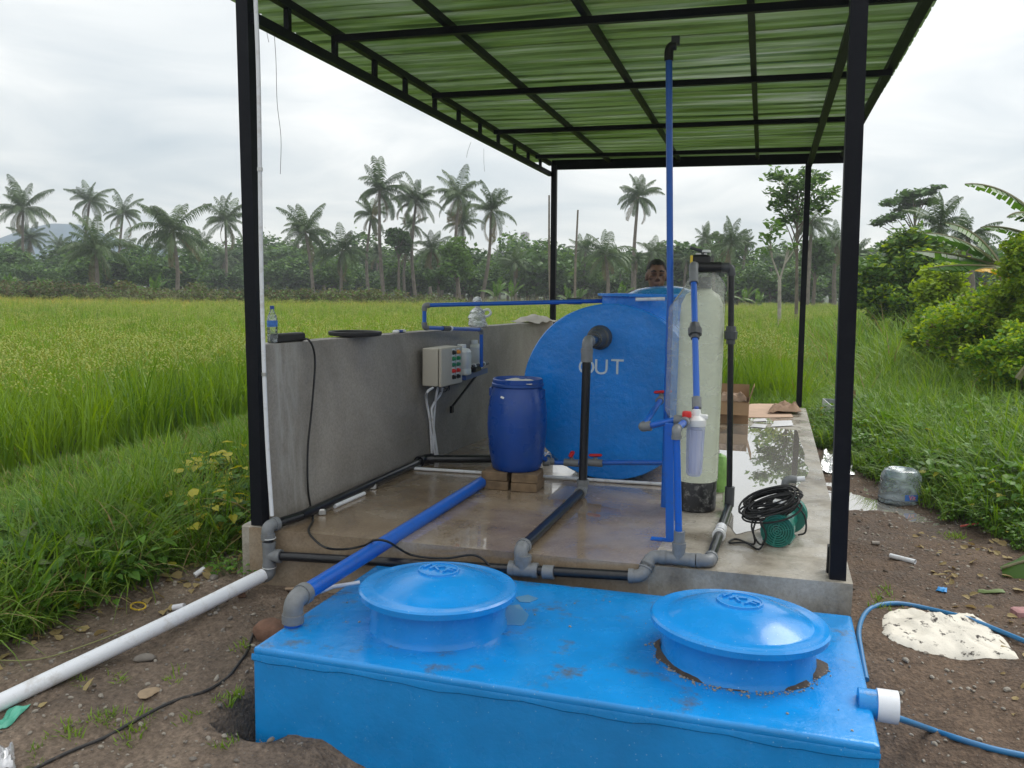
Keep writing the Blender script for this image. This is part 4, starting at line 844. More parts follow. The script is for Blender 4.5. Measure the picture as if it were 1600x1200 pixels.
# black cable from the adapter down the wall, over the blue pipe and along the floor edge
cbp = [wall_top(y_at(471)), on_wall(481, 530, .03), on_wall(490, 546, .02), on_wall(492, 575, .015), on_wall(487, 640, .012), on_wall(481, 700, .012), on_wall(481, 760, .012), on_wall(486, 795, .015)]
cbp += [on_z(489, 812, .01), on_z(482, 828, .012), on_z(490, 842, .012)]
for px, py, z in ((510, 856, .008), (540, 858, -.05), (570, 852, -.03), (585, 844, .10), (605, 846, .112), (625, 858, .02), (640, 866, -.06), (665, 871, -.10), (700, 872, -.07), (735, 867, -.03), (752, 872, -.09), (765, 884, -.12)):
    y = fr(.4+(px-510)/400)-.05 if z < 0 else None
    cbp.append(on_y(px, py, y) if y is not None else on_z(px, py, z))
tag(MB().tube(spline(cbp, 5), .0065, 8).build('power_cable', BLACK, None, True), 'black cable hanging down the wall face and draped over the thick blue pipe', 'cable')
# ------------------------------------------------------------------ green water pump with its coiled cable
GRN = mat('pump_green', (.006, .16, .125), .35, coat=.3, dirt=(.1, .1, .09), dscale=14, damt=.4)
pc = on_z(1213, 857); pA = unit((.10, 1, 0)); cz = .098
pu = thing('water_pump', 'dark green electric water pump with a slotted round fan cover', 'pump', (pc[0], pc[1], 0))
c0 = np.array([pc[0], pc[1]+.01, cz]); R_ = .092
MB().lathe([(R_*.95, .08), (R_*.95, .006), (R_*.985, .004), (R_, .014), (R_, .10), (R_*.93, .105)], c0, 36, pA).build('fan_cover', GRN, pu, True, fixn=True)
# slotted face: concentric rings and spokes with dark gaps between
MB().lathe([(R_*.955, .022), (0, .022)], c0, 36, pA).build('fan_shadow', BLACK, pu, True)
mb = MB()
for r in (.10, .24, .39, .54, .69, .84, .97):
    w2 = .042; mb.lathe([(R_*(r-w2), .008), (R_*(r-w2), .002-.010*(1-r)), (R_*(r+w2), .002-.010*(1-r)), (R_*(r+w2), .008)], c0, 36, pA)
xa = unit(np.cross(pA, (0, 0, 1)))
for k in range(6):
    a = PI*k/3+.3; d = xa*math.cos(a)+np.array([0, 0, 1])*math.sin(a); mb.bar(c0+d*R_*.08+pA*.002, c0+d*R_*.98+pA*.004, .010, .006)
mb.build('fan_grille', GRN, pu, True)
MB().lathe([(R_*.86, .10), (R_*.9, .11), (R_*.9, .26), (R_*.98, .27), (R_*.98, .29)], c0, 36, pA, lambda a, h: .03*math.cos(14*a)).build('motor', GRN, pu, True, fixn=True)
v = c0+pA*.30; MB().lathe([(.11, -.0), (.115, .01), (.115, .05), (.09, .07), (.05, .09), (0, .09)], v+[.03, 0, .02], 32, pA).build('volute', GRN, pu, True, fixn=True)
MB().box(c0+pA*.27+[.045, 0, -.01], (.03, .05, .24), rz=-.22, bev=.006).build('flange_plate', GRN, pu, True)
MB().box(c0+pA*.18+[0, 0, -cz+.012], (.16, .16, .024), rz=-.22, bev=.006).build('foot', GRN, pu, True)
MB().box(c0+pA*.10+[.0, 0, .125], (.145, .085, .055), rz=-.22, bev=.012).build('terminal_box', BLACK, pu, True)
MB().box(c0+pA*.06+[.005, -.0, .158], (.075, .05, .016), rz=-.22, bev=.003).build('nameplate', WHITE, pu)
yo = c0[1]+.30; o0, o1, o2 = on_y(1227, 775, yo), on_y(1227, 748, yo), on_y(1258, 748, yo)
MB().tube([o0+[0, 0, -.12], o0] + arc(o1-[0, 0, .04], o1, o1+[.04, 0, 0], 6) + [o1+[.065, 0, 0]], .023, 14).build('outlet_elbow', GREY, pu, True)
MB().tube([o1+[.05, 0, 0], o2], .0165, 12).build('outlet_stub', WHITEP, pu, True)
coil = thing('cable_coil', 'untidy coil of black cable heaped over the green pump', 'cable', (pc[0]-.08, pc[1]+.1, .2))
cc = c0+pA*.10
for k in range(20):
    f_ = k/19; ox, oz_ = -.05-.025*math.sin(k*1.7), .135+.035*math.sin(k*2.3); rx_, rz_ = .165-.03*f_+.012*math.sin(k), .060+.028*math.sin(k*1.3); th_ = rad(26)+.09*math.sin(k*2.1); pts = []
    for j in range(26):
        a = 2*PI*j/26; u, v_ = rx_*math.cos(a), rz_*math.sin(a)*.9
        pts.append(cc+np.array([ox+u*math.cos(th_)-v_*math.sin(th_)*.5, -.07+.13*f_+.05*math.sin(a)+.01*math.sin(a*3+k), oz_+u*math.sin(th_)*.75+v_*.7]))
    pts.append(pts[0]); MB().tube(pts, .0058, 7, False).build('loop', BLACK, coil, True)
q = [cc+[-.12, -.05, .06], cc+[-.14, -.12, .0], on_z(1178, 850, .008), on_z(1150, 842, .006), on_z(1140, 848, .006), on_z(1165, 848, .008), on_z(1186, 858, .008), on_z(1196, 838, .03), cc+[-.10, -.10, .03]]
MB().tube(spline(q, 6), .0055, 7).build('loose_end', BLACK, coil, True)
q = [cc+[-.10, -.02, .1], cc+[-.15, -.10, .03], cc+[-.125, -.12, -.05], cc+[-.09, -.12, -.08], cc+[-.07, -.12, -.02], cc+[-.11, -.1, .06]]
MB().tube(spline(q, 6), .0055, 7).build('loose_end', BLACK, coil, True)
q = [cc+[.09, .1, .12], cc+[.145, .08, .05], cc+[.15, .05, -.03], cc+[.11, .04, -.05]]; MB().tube(spline(q, 6), .0055, 7).build('loose_end', BLACK, coil, True)
pp_ = on_z(1246, 800); 

# ------------------------------------------------------------------ cartons and papers at the back of the floor
CARD = mat('cardboard', (.36, .22, .12), .85, var=.12, vscale=6, bump=.2, bscale=50, dirt=(.2, .13, .08), dscale=5)
CARDP = mat('cardboard_pale', (.52, .36, .26), .85, var=.1, vscale=5, dirt=(.3, .2, .14), dscale=6)
bx = on_z(1150, 662); bx[0] -= .06; W2, D2, H2 = .36, .40, .24
cb_ = thing('cardboard_box', 'open brown cardboard box with raised flaps standing behind the filter column', 'box', (bx[0], bx[1]+D2/2, 0))
def panel(p, q, r, th_=.006, m=CARD, name='panel', root=cb_):
    p, q, r = map(np.asarray, (p, q, r)); n = unit(np.cross(q-p, r-p))*th_; s_ = q+r-p
    return MB().add([p, q, s_, r, p+n, q+n, s_+n, r+n], [(0, 3, 2, 1), (4, 5, 6, 7), (0, 1, 5, 4), (1, 2, 6, 5), (2, 3, 7, 6), (3, 0, 4, 7)]).build(name, m, root, fixn=True)
x0, x1, y0_, y1_ = bx[0]-W2/2, bx[0]+W2/2, bx[1], bx[1]+D2
panel((x0, y0_, 0), (x1, y0_, 0), (x0, y0_, H2)); panel((x0, y1_, 0), (x1, y1_, 0), (x0, y1_, H2)); panel((x0, y0_, 0), (x0, y1_, 0), (x0, y0_, H2)); panel((x1, y0_, 0), (x1, y1_, 0), (x1, y0_, H2)); panel((x0, y0_, .004), (x1, y0_, .004), (x0, y1_, .004))
panel((x0, y0_, H2), (x1, y0_, H2), (x0+.01, y0_-.10, H2-.13), name='flap'); panel((x1, y0_+.02, H2), (x1, y1_, H2), (x1+.05, y0_+.03, H2+.17), name='flap'); panel((x0, y1_, H2), (x1, y1_, H2), (x0, y1_+.05, H2+.15), name='flap')
for px in range(4): MB().box((x0+.09+.045*px, y0_-.001, .075), (.032, .002, .022)).build('print_mark', mat('print_brown', (.16, .09, .045), .8), cb_)
def crumple(pts, zfun, amp, m, seed, name, label, cat, n=16, thick=.003, group=None, fr_=9):
    """crumpled thin sheet filling the quad pts (a, b, c, d) in plan"""
    a, b, c, d = [np.asarray(p[:2], float) for p in pts]; P = []
    for u in np.linspace(0, 1, n):
        row = []
        for v_ in np.linspace(0, 1, n):
            q = (a*(1-u)+b*u)*(1-v_)+(d*(1-u)+c*u)*v_; e = min(u, 1-u, v_, 1-v_)
            q = q+.5*np.linalg.norm(b-a)*.18*(np.array([float(fbm(np.array(u*5+seed), np.array(v_*5), 5)), float(fbm(np.array(u*5), np.array(v_*5+seed), 9))])-.47)
            h = amp*float(fbm(np.array(u*fr_*.5+seed), np.array(v_*fr_*.5), 2, 3))*min(1, .25+e*5); row.append((q[0], q[1], zfun(q[0], q[1])+.006+h))
        P.append(row)
    return tag(MB().sheet(P, thick).build(name, m, None, True), label, cat, group)
flat = lambda x, y: .003
crumple([(x0+.03, y0_+.05), (x1-.02, y0_+.05), (x1-.02, y1_-.05), (x0+.03, y1_-.05)], lambda x, y: H2-.02, .16, mat('kraft_paper', (.40, .27, .19), .85, var=.2, vscale=14), 3, 'packing_paper', 'crumpled brown packing paper sticking out of the open cardboard box', 'paper')
crumple([on_z(1168, 653), on_z(1238, 653), on_z(1236, 632), on_z(1172, 632)], flat, .012, CARDP, 7, 'flattened_carton', 'flattened pale cardboard carton lying at the back corner of the floor', 'cardboard', 10, .008)
crumple([on_z(1200, 649), on_z(1252, 648), on_z(1246, 637), on_z(1206, 638)], lambda x, y: .02, .14, mat('kraft_dark', (.26, .16, .10), .85, var=.25, vscale=12), 9, 'torn_paper', 'torn brown paper crumpled on the flattened carton by the rear right post', 'paper', 14, .004, fr_=13)
for i, (qd, lb) in enumerate(((((1176, 660), (1198, 659), (1196, 655), (1178, 656)), 'left white paper sheet lying on the wet rear floor'), (((1204, 668), (1240, 666), (1236, 658), (1210, 659)), 'larger white paper sheet lying on the wet rear floor'), (((1172, 668), (1196, 670), (1198, 665), (1178, 663)), 'small torn white paper in front of the flattened carton'))):
    crumple([on_z(*p) for p in qd], flat, .012, mat('wet_paper', (.62, .62, .64), .5), 20+i, 'paper_sheet', lb, 'paper', 8, .002, 'white papers on the wet floor')

# ------------------------------------------------------------------ litter in the weeds on the right
FILM = plastic_film('litter_film', .45, .9, (.80, .83, .86), .2, 18)
g = lambda x, y: float(gz(x, y))
ck = gpt(1318, 668); ck[2] += .02
cr = thing('grey_carton', 'open grey patterned carton lying tilted in the weeds behind the right post', 'box', ck)
GC = mat('grey_carton', (.33, .36, .40), .6, var=.35, vscale=28, dirt=(.15, .17, .18), dscale=18, damt=.7)
ex, ey, ez = unit((.97, .22, -.05)), unit((-.22, .96, .12)), unit((.05, -.18, .97)); wq, dq, hq = .42, .36, .26; o_ = ck-ex*wq*.45
def cpan(p, q, r, nm, m=GC): panel(p, q, r, .008, m, nm, cr)
cpan(o_, o_+ex*wq, o_+ez*hq, 'panel'); cpan(o_+ey*dq, o_+ey*dq+ex*wq, o_+ey*dq+ez*hq, 'panel'); cpan(o_, o_+ey*dq, o_+ez*hq, 'panel', mat('carton_white', (.6, .62, .62), .6)); cpan(o_+ex*wq, o_+ex*wq+ey*dq, o_+ex*wq+ez*hq, 'panel'); cpan(o_, o_+ex*wq, o_+ey*dq, 'panel'); cpan(o_+ey*dq+ez*hq+ex*wq*.45, o_+ey*dq+ez*hq+ex*wq, o_+ey*dq*1.15+ez*(hq+.13)+ex*wq*.45, 'flap', CARD)
def litter(pxs, amp, m, seed, name, label, up=0.0, **kw):
    q = [gpt(*p) for p in pxs]; return crumple(q, lambda x, y: g(x, y)+up, amp, m, seed, name, label, 'litter', **kw)
litter([(1278, 738), (1312, 742), (1310, 712), (1284, 712)], .16, FILM, 1, 'clear_bag', 'crumpled clear plastic bag lying against the right edge of the floor')
litter([(1304, 742), (1336, 744), (1334, 732), (1312, 730)], .08, FILM, 4, 'clear_bag', 'smaller flat clear bag half hidden behind the right front post')
litter([(1284, 668), (1312, 672), (1310, 658), (1288, 656)], .08, FILM, 6, 'clear_bag', 'crumpled clear film beside the white side of the grey carton', .05)
litter([(1360, 674), (1372, 668), (1382, 650), (1372, 652)], .10, mat('wrapper_white', (.5, .58, .62), .35), 8, 'plastic_wrapper', 'narrow pale wrapper lying on the weeds right of the grey carton', .22)
litter([(1344, 668), (1370, 668), (1372, 658), (1348, 658)], .08, mat('wrapper_teal', (.06, .22, .34), .35, var=.4, vscale=30), 9, 'plastic_wrapper', 'teal blue wrapper in the weeds just right of the grey carton', .18)
litter([(1398, 660), (1432, 662), (1426, 644), (1400, 648)], .12, mat('wrapper_mixed', (.46, .46, .40), .4, var=.5, vscale=22), 12, 'plastic_wrapper', 'crumpled grey and yellowish wrapper in the middle of the right-hand weeds', .26)
litter([(1426, 652), (1454, 640), (1450, 633), (1424, 645)], .08, mat('wrapper_blue', (.25, .38, .55), .4, var=.5, vscale=30), 13, 'plastic_wrapper', 'long thin blue and white wrapper farthest right in the weeds', .28)
litter([(1360, 700), (1376, 702), (1378, 694), (1364, 692)], .04, FILM, 15, 'plastic_scrap', 'tiny pale plastic scrap above the clear water gallon', .06)
gl = gpt(1405, 783); gw = 62/FPX*float(np.dot(gl-CAM, RM[2])); gh = 55/FPX*float(np.dot(gl-CAM, RM[2]))*.95
ga = thing('water_gallon', 'big clear water gallon cut open and standing upside down on the muddy soil', 'water gallon', gl)
r_ = gw/2; MB().lathe([(r_*.97, 0), (r_, .01), (r_, gh*.10), (r_*.96, gh*.14), (r_, gh*.18), (r_, gh*.52), (r_*.95, gh*.60), (r_*.97, gh*.68), (r_*.93, gh*.84), (r_*.8, gh*.97), (r_*.66, gh), (r_*.5, gh*.93), (0, gh*.9)], gl, 36, wob=lambda a, h: .02*math.sin(5*a+h*14)).build('bottle', plastic_film('gallon_film', .22, .55, (.62, .74, .80), .12, 8), ga, True, fixn=True)
MB().lathe([(r_*1.006, gh*.13), (r_*1.006, gh*.15)], gl, 36).build('band', mat('band_grey', (.2, .24, .27), .5), ga, True)
LB = mat('label_print_blue', (.06, .18, .55), .5)
a0 = math.atan2(CAM[1]-gl[1], CAM[0]-gl[0]); P = [[gl+np.array([r_*1.012*math.cos(a), r_*1.012*math.sin(a), h]) for h in (gh*.16, gh*.34)] for a in np.linspace(a0+.25, a0+.95, 8)]
MB().sheet(P).build('label', LB, ga)
am = a0+.6; pl_ = gl+np.array([r_*1.02*math.cos(am), r_*1.02*math.sin(am), gh*.25])
put_mesh('lettering', text_mesh('Vit', .055, .001), mat('label_red', (.75, .25, .35), .5), ga, Matrix.Translation(pl_) @ Matrix.Rotation(am+PI/2, 4, 'Z') @ Matrix.Rotation(rad(90), 4, 'X'))
P0, P1 = gpt(1391, 868, .014), gpt(1430, 879, .014); tag(MB().lathe([(.014, 0), (.0155, 0), (.0155, np.linalg.norm(P1-P0)), (.012, np.linalg.norm(P1-P0)), (.012, .01)], P0, 14, P1-P0).build('pipe_offcut', WHITEP, None, True, fixn=True), 'short white pipe offcut lying on the dark soil below the water gallon', 'pipe')
P0, P1 = gpt(1362, 848, .012), gpt(1374, 850, .012); tag(MB().tube([P0, P1], .012, 10).build('stone_shard', mat('shard', (.3, .27, .24), .8, var=.2), None, True), 'little pale stub of stone near the right post on dark soil', 'stone')
tag(MB().tube([gpt(1500, 826, .02), gpt(1531, 817, .05)], .007, 6).build('red_stick', mat('red_stick', (.45, .07, .05), .6)), 'thin red stick lying at the edge of the weeds', 'stick')
crumple([gpt(1462, 924), gpt(1479, 927), gpt(1480, 919), gpt(1466, 918)], g, .02, mat('scrap_blue', (.03, .25, .6), .5), 3, 'blue_scrap', 'tiny bright blue plastic scrap on the soil above the white sack', 'litter', 6)
crumple([gpt(1527, 926), gpt(1572, 928), gpt(1566, 923), gpt(1530, 919)], g, .02, mat('dry_leaf_green', (.12, .17, .05), .6), 5, 'fallen_leaf', 'narrow dull green fallen leaf on the soil at the right', 'leaf', 6)
pb_ = gpt(1592, 962); tag(MB().box(pb_+[.03, 0, .015], (.13, .08, .05), rz=.3, bev=.008).build('pink_block', mat('pink_block', (.42, .22, .22), .85, var=.25, vscale=20, bump=.4), None, True), 'broken pinkish block at the right beside the blue hose', 'block')
# muddy white sack
SACK = mat('sack_white', (.66, .62, .54), .8, var=.1, vscale=6, bump=.35, bscale=60, dirt=(.035, .027, .022), dscale=13, damt=1.0, dlo=.56, dhi=.62)
out = [gpt(*p) for p in ((1379, 962), (1400, 955), (1425, 953), (1452, 962), (1480, 968), (1500, 962), (1520, 961), (1545, 978), (1572, 1002), (1592, 1030), (1560, 1030), (1520, 1030), (1470, 1024), (1430, 1012), (1395, 1002), (1378, 990))]
cen = np.mean(out, 0); P = []
for t in np.linspace(0, 1, 14):
    row = []
    for i in range(97):
        f_ = i/96*len(out); a, b = out[int(f_) % len(out)], out[(int(f_)+1) % len(out)]; q = cen+(a+(b-a)*(f_-int(f_))-cen)*t
        x, y = q[0], q[1]; h = (.008+.034*float(fbm(np.array(x*11), np.array(y*14), 6, 4))*(1-t**4)+.016*abs(math.sin(x*9-y*14))**3*(1-t**3))*(1 if t < 1 else .25)
        row.append((x, y, g(x, y)+h))
    P.append(row)
tag(MB().sheet(P).build('sack', SACK, None, True), 'empty white woven sack smeared with mud, lying flat on the dark soil', 'sack')
HOSE = mat('hose_blue', (.02, .16, .36), .4, dirt=(.12, .13, .14), dscale=12, damt=.4)
hs = [gpt(*p, .012) for p in ((1354, 1062), (1346, 1020), (1342, 985), (1352, 958), (1372, 946), (1405, 943), (1450, 951), (1510, 966), (1560, 985), (1620, 1010), (1700, 1045))]
tag(MB().tube(spline(hs, 6), .0125, 12).build('hose', HOSE, None, True), 'blue hose curving round behind the muddy white sack', 'hose')
hs = [sc_+[-.05, 0, -.03], sc_+[.02, .0, -.045]] + [gpt(*p, .012) for p in ((1455, 1140), (1490, 1152), (1550, 1170), (1620, 1188), (1700, 1210))]
tag(MB().tube(spline(hs, 6), .0125, 12).build('hose', HOSE, None, True), 'blue hose running out of the white tank collar to the lower right', 'hose')

# ------------------------------------------------------------------ bits on the soil at the left
tag(MB().tube(spline([gpt(*p, .008) for p in ((402, 978), (392, 1000), (385, 1020), (370, 1042), (352, 1062), (320, 1080), (270, 1096), (215, 1124), (165, 1152), (110, 1174), (60, 1198), (10, 1225))], 5), .0075, 8).build('ground_cable', mat('cable_muddy', (.018, .017, .018), .55, dirt=(.12, .09, .07), dscale=25, damt=.7), None, True), 'muddy black cable winding over the bare soil left of the blue tank', 'cable')
tag(MB().tube([gpt(304, 900, .02), gpt(320, 893, .025)], .017, 14).build('pipe_offcut', WHITEP, None, True), 'stubby white pipe offcut on the soil at the edge of the left grass', 'pipe')
tag(MB().tube([gpt(271, 950, .014), gpt(288, 947, .014)], .018, 12).build('plastic_cup', mat('pale_plastic', (.6, .6, .64), .4), None, True), 'pale plastic piece tucked behind the long white ground pipe', 'plastic')
def rock(px, py, s, m, label, name='stone', cat='stone', flatn=.6, seed=0, sink=.0):
    c = gpt(px, py); mb = MB(); rr = np.random.default_rng(seed); ph = rr.uniform(0, 6, 6)
    mb.lathe([(s*math.sin(PI*t)*(1+.0*t), -s*flatn*math.cos(PI*t)) for t in np.linspace(0.001, .999, 9)], c+[0, 0, s*flatn*.55-sink], 12, wob=lambda a, h: .18*math.sin(2*a+ph[0])+.12*math.sin(3*a+ph[1]+h*20))
    return tag(mb.build(name, m, None, True), label, cat)
CLOD = mat('red_clod', (.16, .085, .055), .9, var=.3, vscale=18, bump=.7, bscale=45); STN = mat('stone_grey', (.17, .15, .13), .85, var=.3, vscale=14, bump=.5)
cl_ = rock(424, 996, .085, CLOD, 'reddish brown clod of earth wedged beside the left corner of the blue tank', 'earth_clod', 'clod', .8, 2)
rock(226, 1030, .045, STN, 'flat brown stone beside the long white ground pipe', seed=3, flatn=.4)
rock(232, 1088, .05, mat('stone_tan', (.30, .22, .14), .85, var=.2, vscale=20), 'tan flat stone in the middle of the bare soil', seed=5, flatn=.18)
rock(378, 932, .028, CLOD, 'small reddish stone just below the white ground pipe', seed=6); rock(334, 905, .03, STN, 'grey pebble next to the stubby white pipe offcut', seed=7)
crumple([gpt(-20, 1146), gpt(10, 1140), gpt(48, 1104), gpt(15, 1118)], g, .03, mat('scrap_green', (.10, .42, .30), .45), 6, 'green_scrap', 'torn strip of mint green plastic at the left edge of the soil', 'litter', 10)
crumple([gpt(-18, 1212), gpt(24, 1206), gpt(22, 1172), gpt(-14, 1172)], g, .09, mat('silver_film', (.6, .6, .62), .25, metal=.5, var=.3, vscale=30), 8, 'silver_wrapper', 'shiny crumpled white and silver wrapper in the lower left corner', 'litter', 14)
tag(MB().tube([gpt(216+12*math.cos(a), 947+6*math.sin(a), .02) for a in np.linspace(0, 2*PI, 14)], .005, 6, False).build('rubber_ring', mat('ring_yellow', (.55, .38, .03), .5), None, True), 'yellow ring lying in the leaves above the white ground pipe', 'ring')
tag(MB().tube(spline([gpt(198, 985, .03), gpt(150, 1002, .025), gpt(60, 1030, .02), gpt(-30, 1030, .04)], 4), .003, 5).build('grass_stalk', mat('stalk', (.25, .26, .10), .7)), 'long dry grass stalk lying across the soil beside the white pipe', 'stalk')

# pebbles and crumbs of earth
def pebble(seed, m):
    rr = np.random.default_rng(seed); ph = rr.uniform(0, 6, 4); mb = MB().lathe([(math.sin(PI*t), -.65*math.cos(PI*t)) for t in np.linspace(.001, .999, 5)], (0, 0, .3), 7, wob=lambda a, h: .25*math.sin(2*a+ph[0])+.15*math.sin(3*a+ph[1]))
    return variant(mb.mesh('pebble', m, False))
PB = [pebble(i, m) for i, m in enumerate((mat('crumb_dark', (.075, .057, .043), .9, var=.3), mat('crumb_brown', (.18, .14, .105), .9, var=.3), STN, mat('crumb_pale', (.28, .25, .21), .85, var=.2)))]
def peb(nm, n, xr, yr, cond, w_, smin, smax, label):
    X = RNG.uniform(*xr, n); Y = RNG.uniform(*yr, n); k = cond(X, Y); X, Y = X[k], Y[k]; Z = gz(X, Y); P_ = np.stack([X, Y, Z-.001], 1); k = inview(P_, 120); P_ = P_[k]
    s_ = smin*(smax/smin)**(RNG.random(len(P_))**3.0); idx = RNG.choice(4, len(P_), p=w_)
    return scatter(nm, P_, RNG.uniform(-.5, 6.2, (len(P_), 3))*[.1, .1, 1], s_, idx, PB, label, 'gravel')
peb('gravel', 5200, (3.2, 5.6), (-2.2, 5), lambda x, y: (x > 3.46) & (x < veg_edge(y)+.2), (.62, .27, .08, .03), .003, .016, 'small dark stones and crumbs of earth over the right-hand yard')
peb('earth_crumbs', 5600, (-1.6, 1.9), (-2.6, .9), lambda x, y: (x > left_edge(y)-.3) & ~((x > .85) & (y > -1.32)) & ~((x > .0) & (y > -.1)), (.47, .47, .05, .01), .003, .016, 'loose brown crumbs of earth over the soil left of the tank')

# crumbs of mud round the right neck and over the tank top
A = RNG.uniform(rad(170), rad(372), 360); R_m = .325+np.abs(RNG.normal(0, .026, 360)); Pm = np.stack([2.89+np.cos(A)*R_m, -.715+np.sin(A)*R_m, np.full(360, ZT+.001)], 1)
U_ = RNG.random((130, 2)); Pt = np.stack([q0+(q1-q0)*u+(q3-q0)*v for u, v in U_*[.94, .9]+[.03, .05]]); Pt[:, 2] = ZT+.001
Pm = np.concatenate([Pm, Pt]); km = ~((np.hypot(Pm[:, 0]-1.535, Pm[:, 1]+.775) < .33) | (np.hypot(Pm[:, 0]-2.89, Pm[:, 1]+.715) < .322)); Pm = Pm[km]
scatter('mud_crumbs', Pm, RNG.uniform(0, 6, (len(Pm), 3))*[.05, .05, 1], .0012+.006*RNG.random(len(Pm))**3, RNG.choice(4, len(Pm), p=(.93, .07, 0, 0)), PB, 'dark crumbs of mud round the right tank neck and over the blue tank top', 'mud')
# ------------------------------------------------------------------ foliage
RICE = leafmat('rice_leaf', (.065, .16, .012), (.21, .345, .03), .42, .45, .35, (.30, .27, .05), .04)
EAR = leafmat('rice_ear', (.16, .23, .035), (.31, .34, .07), .3, .6, 2)
GRASS = leafmat('grass_blade', (.040, .125, .010), (.16, .30, .03), .42, .42, .8)
GRASSY = leafmat('grass_light', (.10, .21, .02), (.25, .38, .05), .42, .45, .6)
DRY = leafmat('dry_grass', (.24, .17, .07), (.38, .30, .14), .25, .7, 2)
WEED = leafmat('weed_leaf', (.035, .125, .012), (.15, .31, .035), .38, .4, 1.5)
YELLOWL = leafmat('yellow_leaf', (.40, .38, .03), (.55, .50, .06), .4, .5, 3)
STEM = mat('green_stem', (.08, .12, .03), .7)
BARK = mat('bark', (.14, .115, .09), .9, var=.35, vscale=5, bump=.4, bscale=12)
BARKP = mat('bark_pale', (.34, .31, .27), .9, var=.3, vscale=6)
PALMB = mat('palm_trunk', (.17, .145, .12), .9, var=.3, vscale=4)
def blade(mb, base, az, ln, wd, lean, droop, segs=3, twist=0.0):
    """one grass blade: rises, leans towards az and droops over"""
    d = np.array([math.cos(az), math.sin(az), 0]); s = np.array([-d[1], d[0], 0])*math.cos(twist)+d*math.sin(twist); p = np.array(base, float); ang = lean; vs = []; l_ = ln/segs
    for i in range(segs+1):
        t = i/segs; w2 = wd*.5*(1-t**1.6) if i < segs else 0
        vs += [p-s*w2, p+s*w2] if i < segs else [p]
        p = p+(d*math.sin(ang)+np.array([0, 0, 1])*math.cos(ang))*l_; ang += droop/segs
    fs = [(2*i, 2*i+1, 2*i+3, 2*i+2) for i in range(segs-1)]+[(2*segs-2, 2*segs-1, 2*segs)]
    mb.add(vs, fs)
def tuft(name, seed, n, ln, wd, lean, droop, spread, mats, segs=3, frac=(1.0,), az0=None):
    rr = np.random.default_rng(seed); mb = MB()
    for i in range(n):
        mb.k = int(rr.choice(len(frac), p=frac)); a = rr.uniform(0, 2*PI) if az0 is None else az0+rr.normal(0, .6); b = rr.uniform(0, 2*PI); r = spread*math.sqrt(rr.random())
        blade(mb, (r*math.cos(b), r*math.sin(b), -.02), a, ln*rr.uniform(.55, 1.1), wd*rr.uniform(.7, 1.2), lean*rr.uniform(.2, 1.4), droop*rr.uniform(.3, 1.3), segs, rr.uniform(-.5, .5))
    return variant(mb.mesh(name, mats))
def rice_hill(seed, nb, ne, ht, segs, spread=.07, wd=.013):
    rr = np.random.default_rng(seed); mb = MB()
    for i in range(nb):
        a, b = rr.uniform(0, 2*PI), rr.uniform(0, 2*PI); r = spread*math.sqrt(rr.random()); blade(mb, (r*math.cos(b), r*math.sin(b), 0), a, ht*rr.uniform(.7, 1.12), wd*rr.uniform(.8, 1.2), rr.uniform(.02, .22), rr.uniform(.1, .8) if rr.random() < .75 else rr.uniform(.8, 1.9), segs, rr.uniform(-.6, .6))
    mb.k = 1
    for i in range(ne):
        a = rr.uniform(0, 2*PI); d = np.array([math.cos(a), math.sin(a), 0]); p = np.array([0, 0, ht*rr.uniform(.78, .96)])+d*.03; ang = rr.uniform(.2, .5)
        for j in range(9):
            q = p+(d*math.sin(ang)+np.array([0, 0, 1])*math.cos(ang))*.026
            s = np.array([-d[1], d[0], 0]); o = (s*(.014 if j % 2 else -.014)+np.array([0, 0, -.008]))
            mb.add([p, p+o*.9+(q-p)*.5, q+o*.3, q], [(0, 1, 2, 3)]); mb.add([p, p-o*.6+(q-p)*.7, q], [(0, 1, 2)]); p = q; ang += .24
    return variant(mb.mesh('rice_hill', [RICE, EAR]))
def rotz(n, tilt=.12): r = RNG.normal(0, tilt, (n, 3)); r[:, 2] = RNG.uniform(0, 2*PI, n); return r
def place(name, X, Y, variants, smin, smax, label, cat, tilt=.1, zoff=0.0, wts=None, scale_fn=None, mg=260, Z=None):
    P_ = np.stack([X, Y, (gz(X, Y) if Z is None else Z)+zoff], 1); k = inview(P_+[0, 0, .4], mg); P_ = P_[k]; n = len(P_)
    s_ = RNG.uniform(smin, smax, n)
    if scale_fn is not None: s_ = s_*scale_fn(P_[:, 0], P_[:, 1])
    idx = RNG.choice(len(variants), n, p=wts); return scatter(name, P_, rotz(n, tilt), s_, idx, variants, label, cat)
def jgrid(x0, x1, y0, y1, st, jit=.3):
    X, Y = np.meshgrid(np.arange(x0, x1, st), np.arange(y0, y1, st)); X = X.ravel(); Y = Y.ravel(); return X+RNG.normal(0, st*jit, len(X)), Y+RNG.normal(0, st*jit, len(Y))
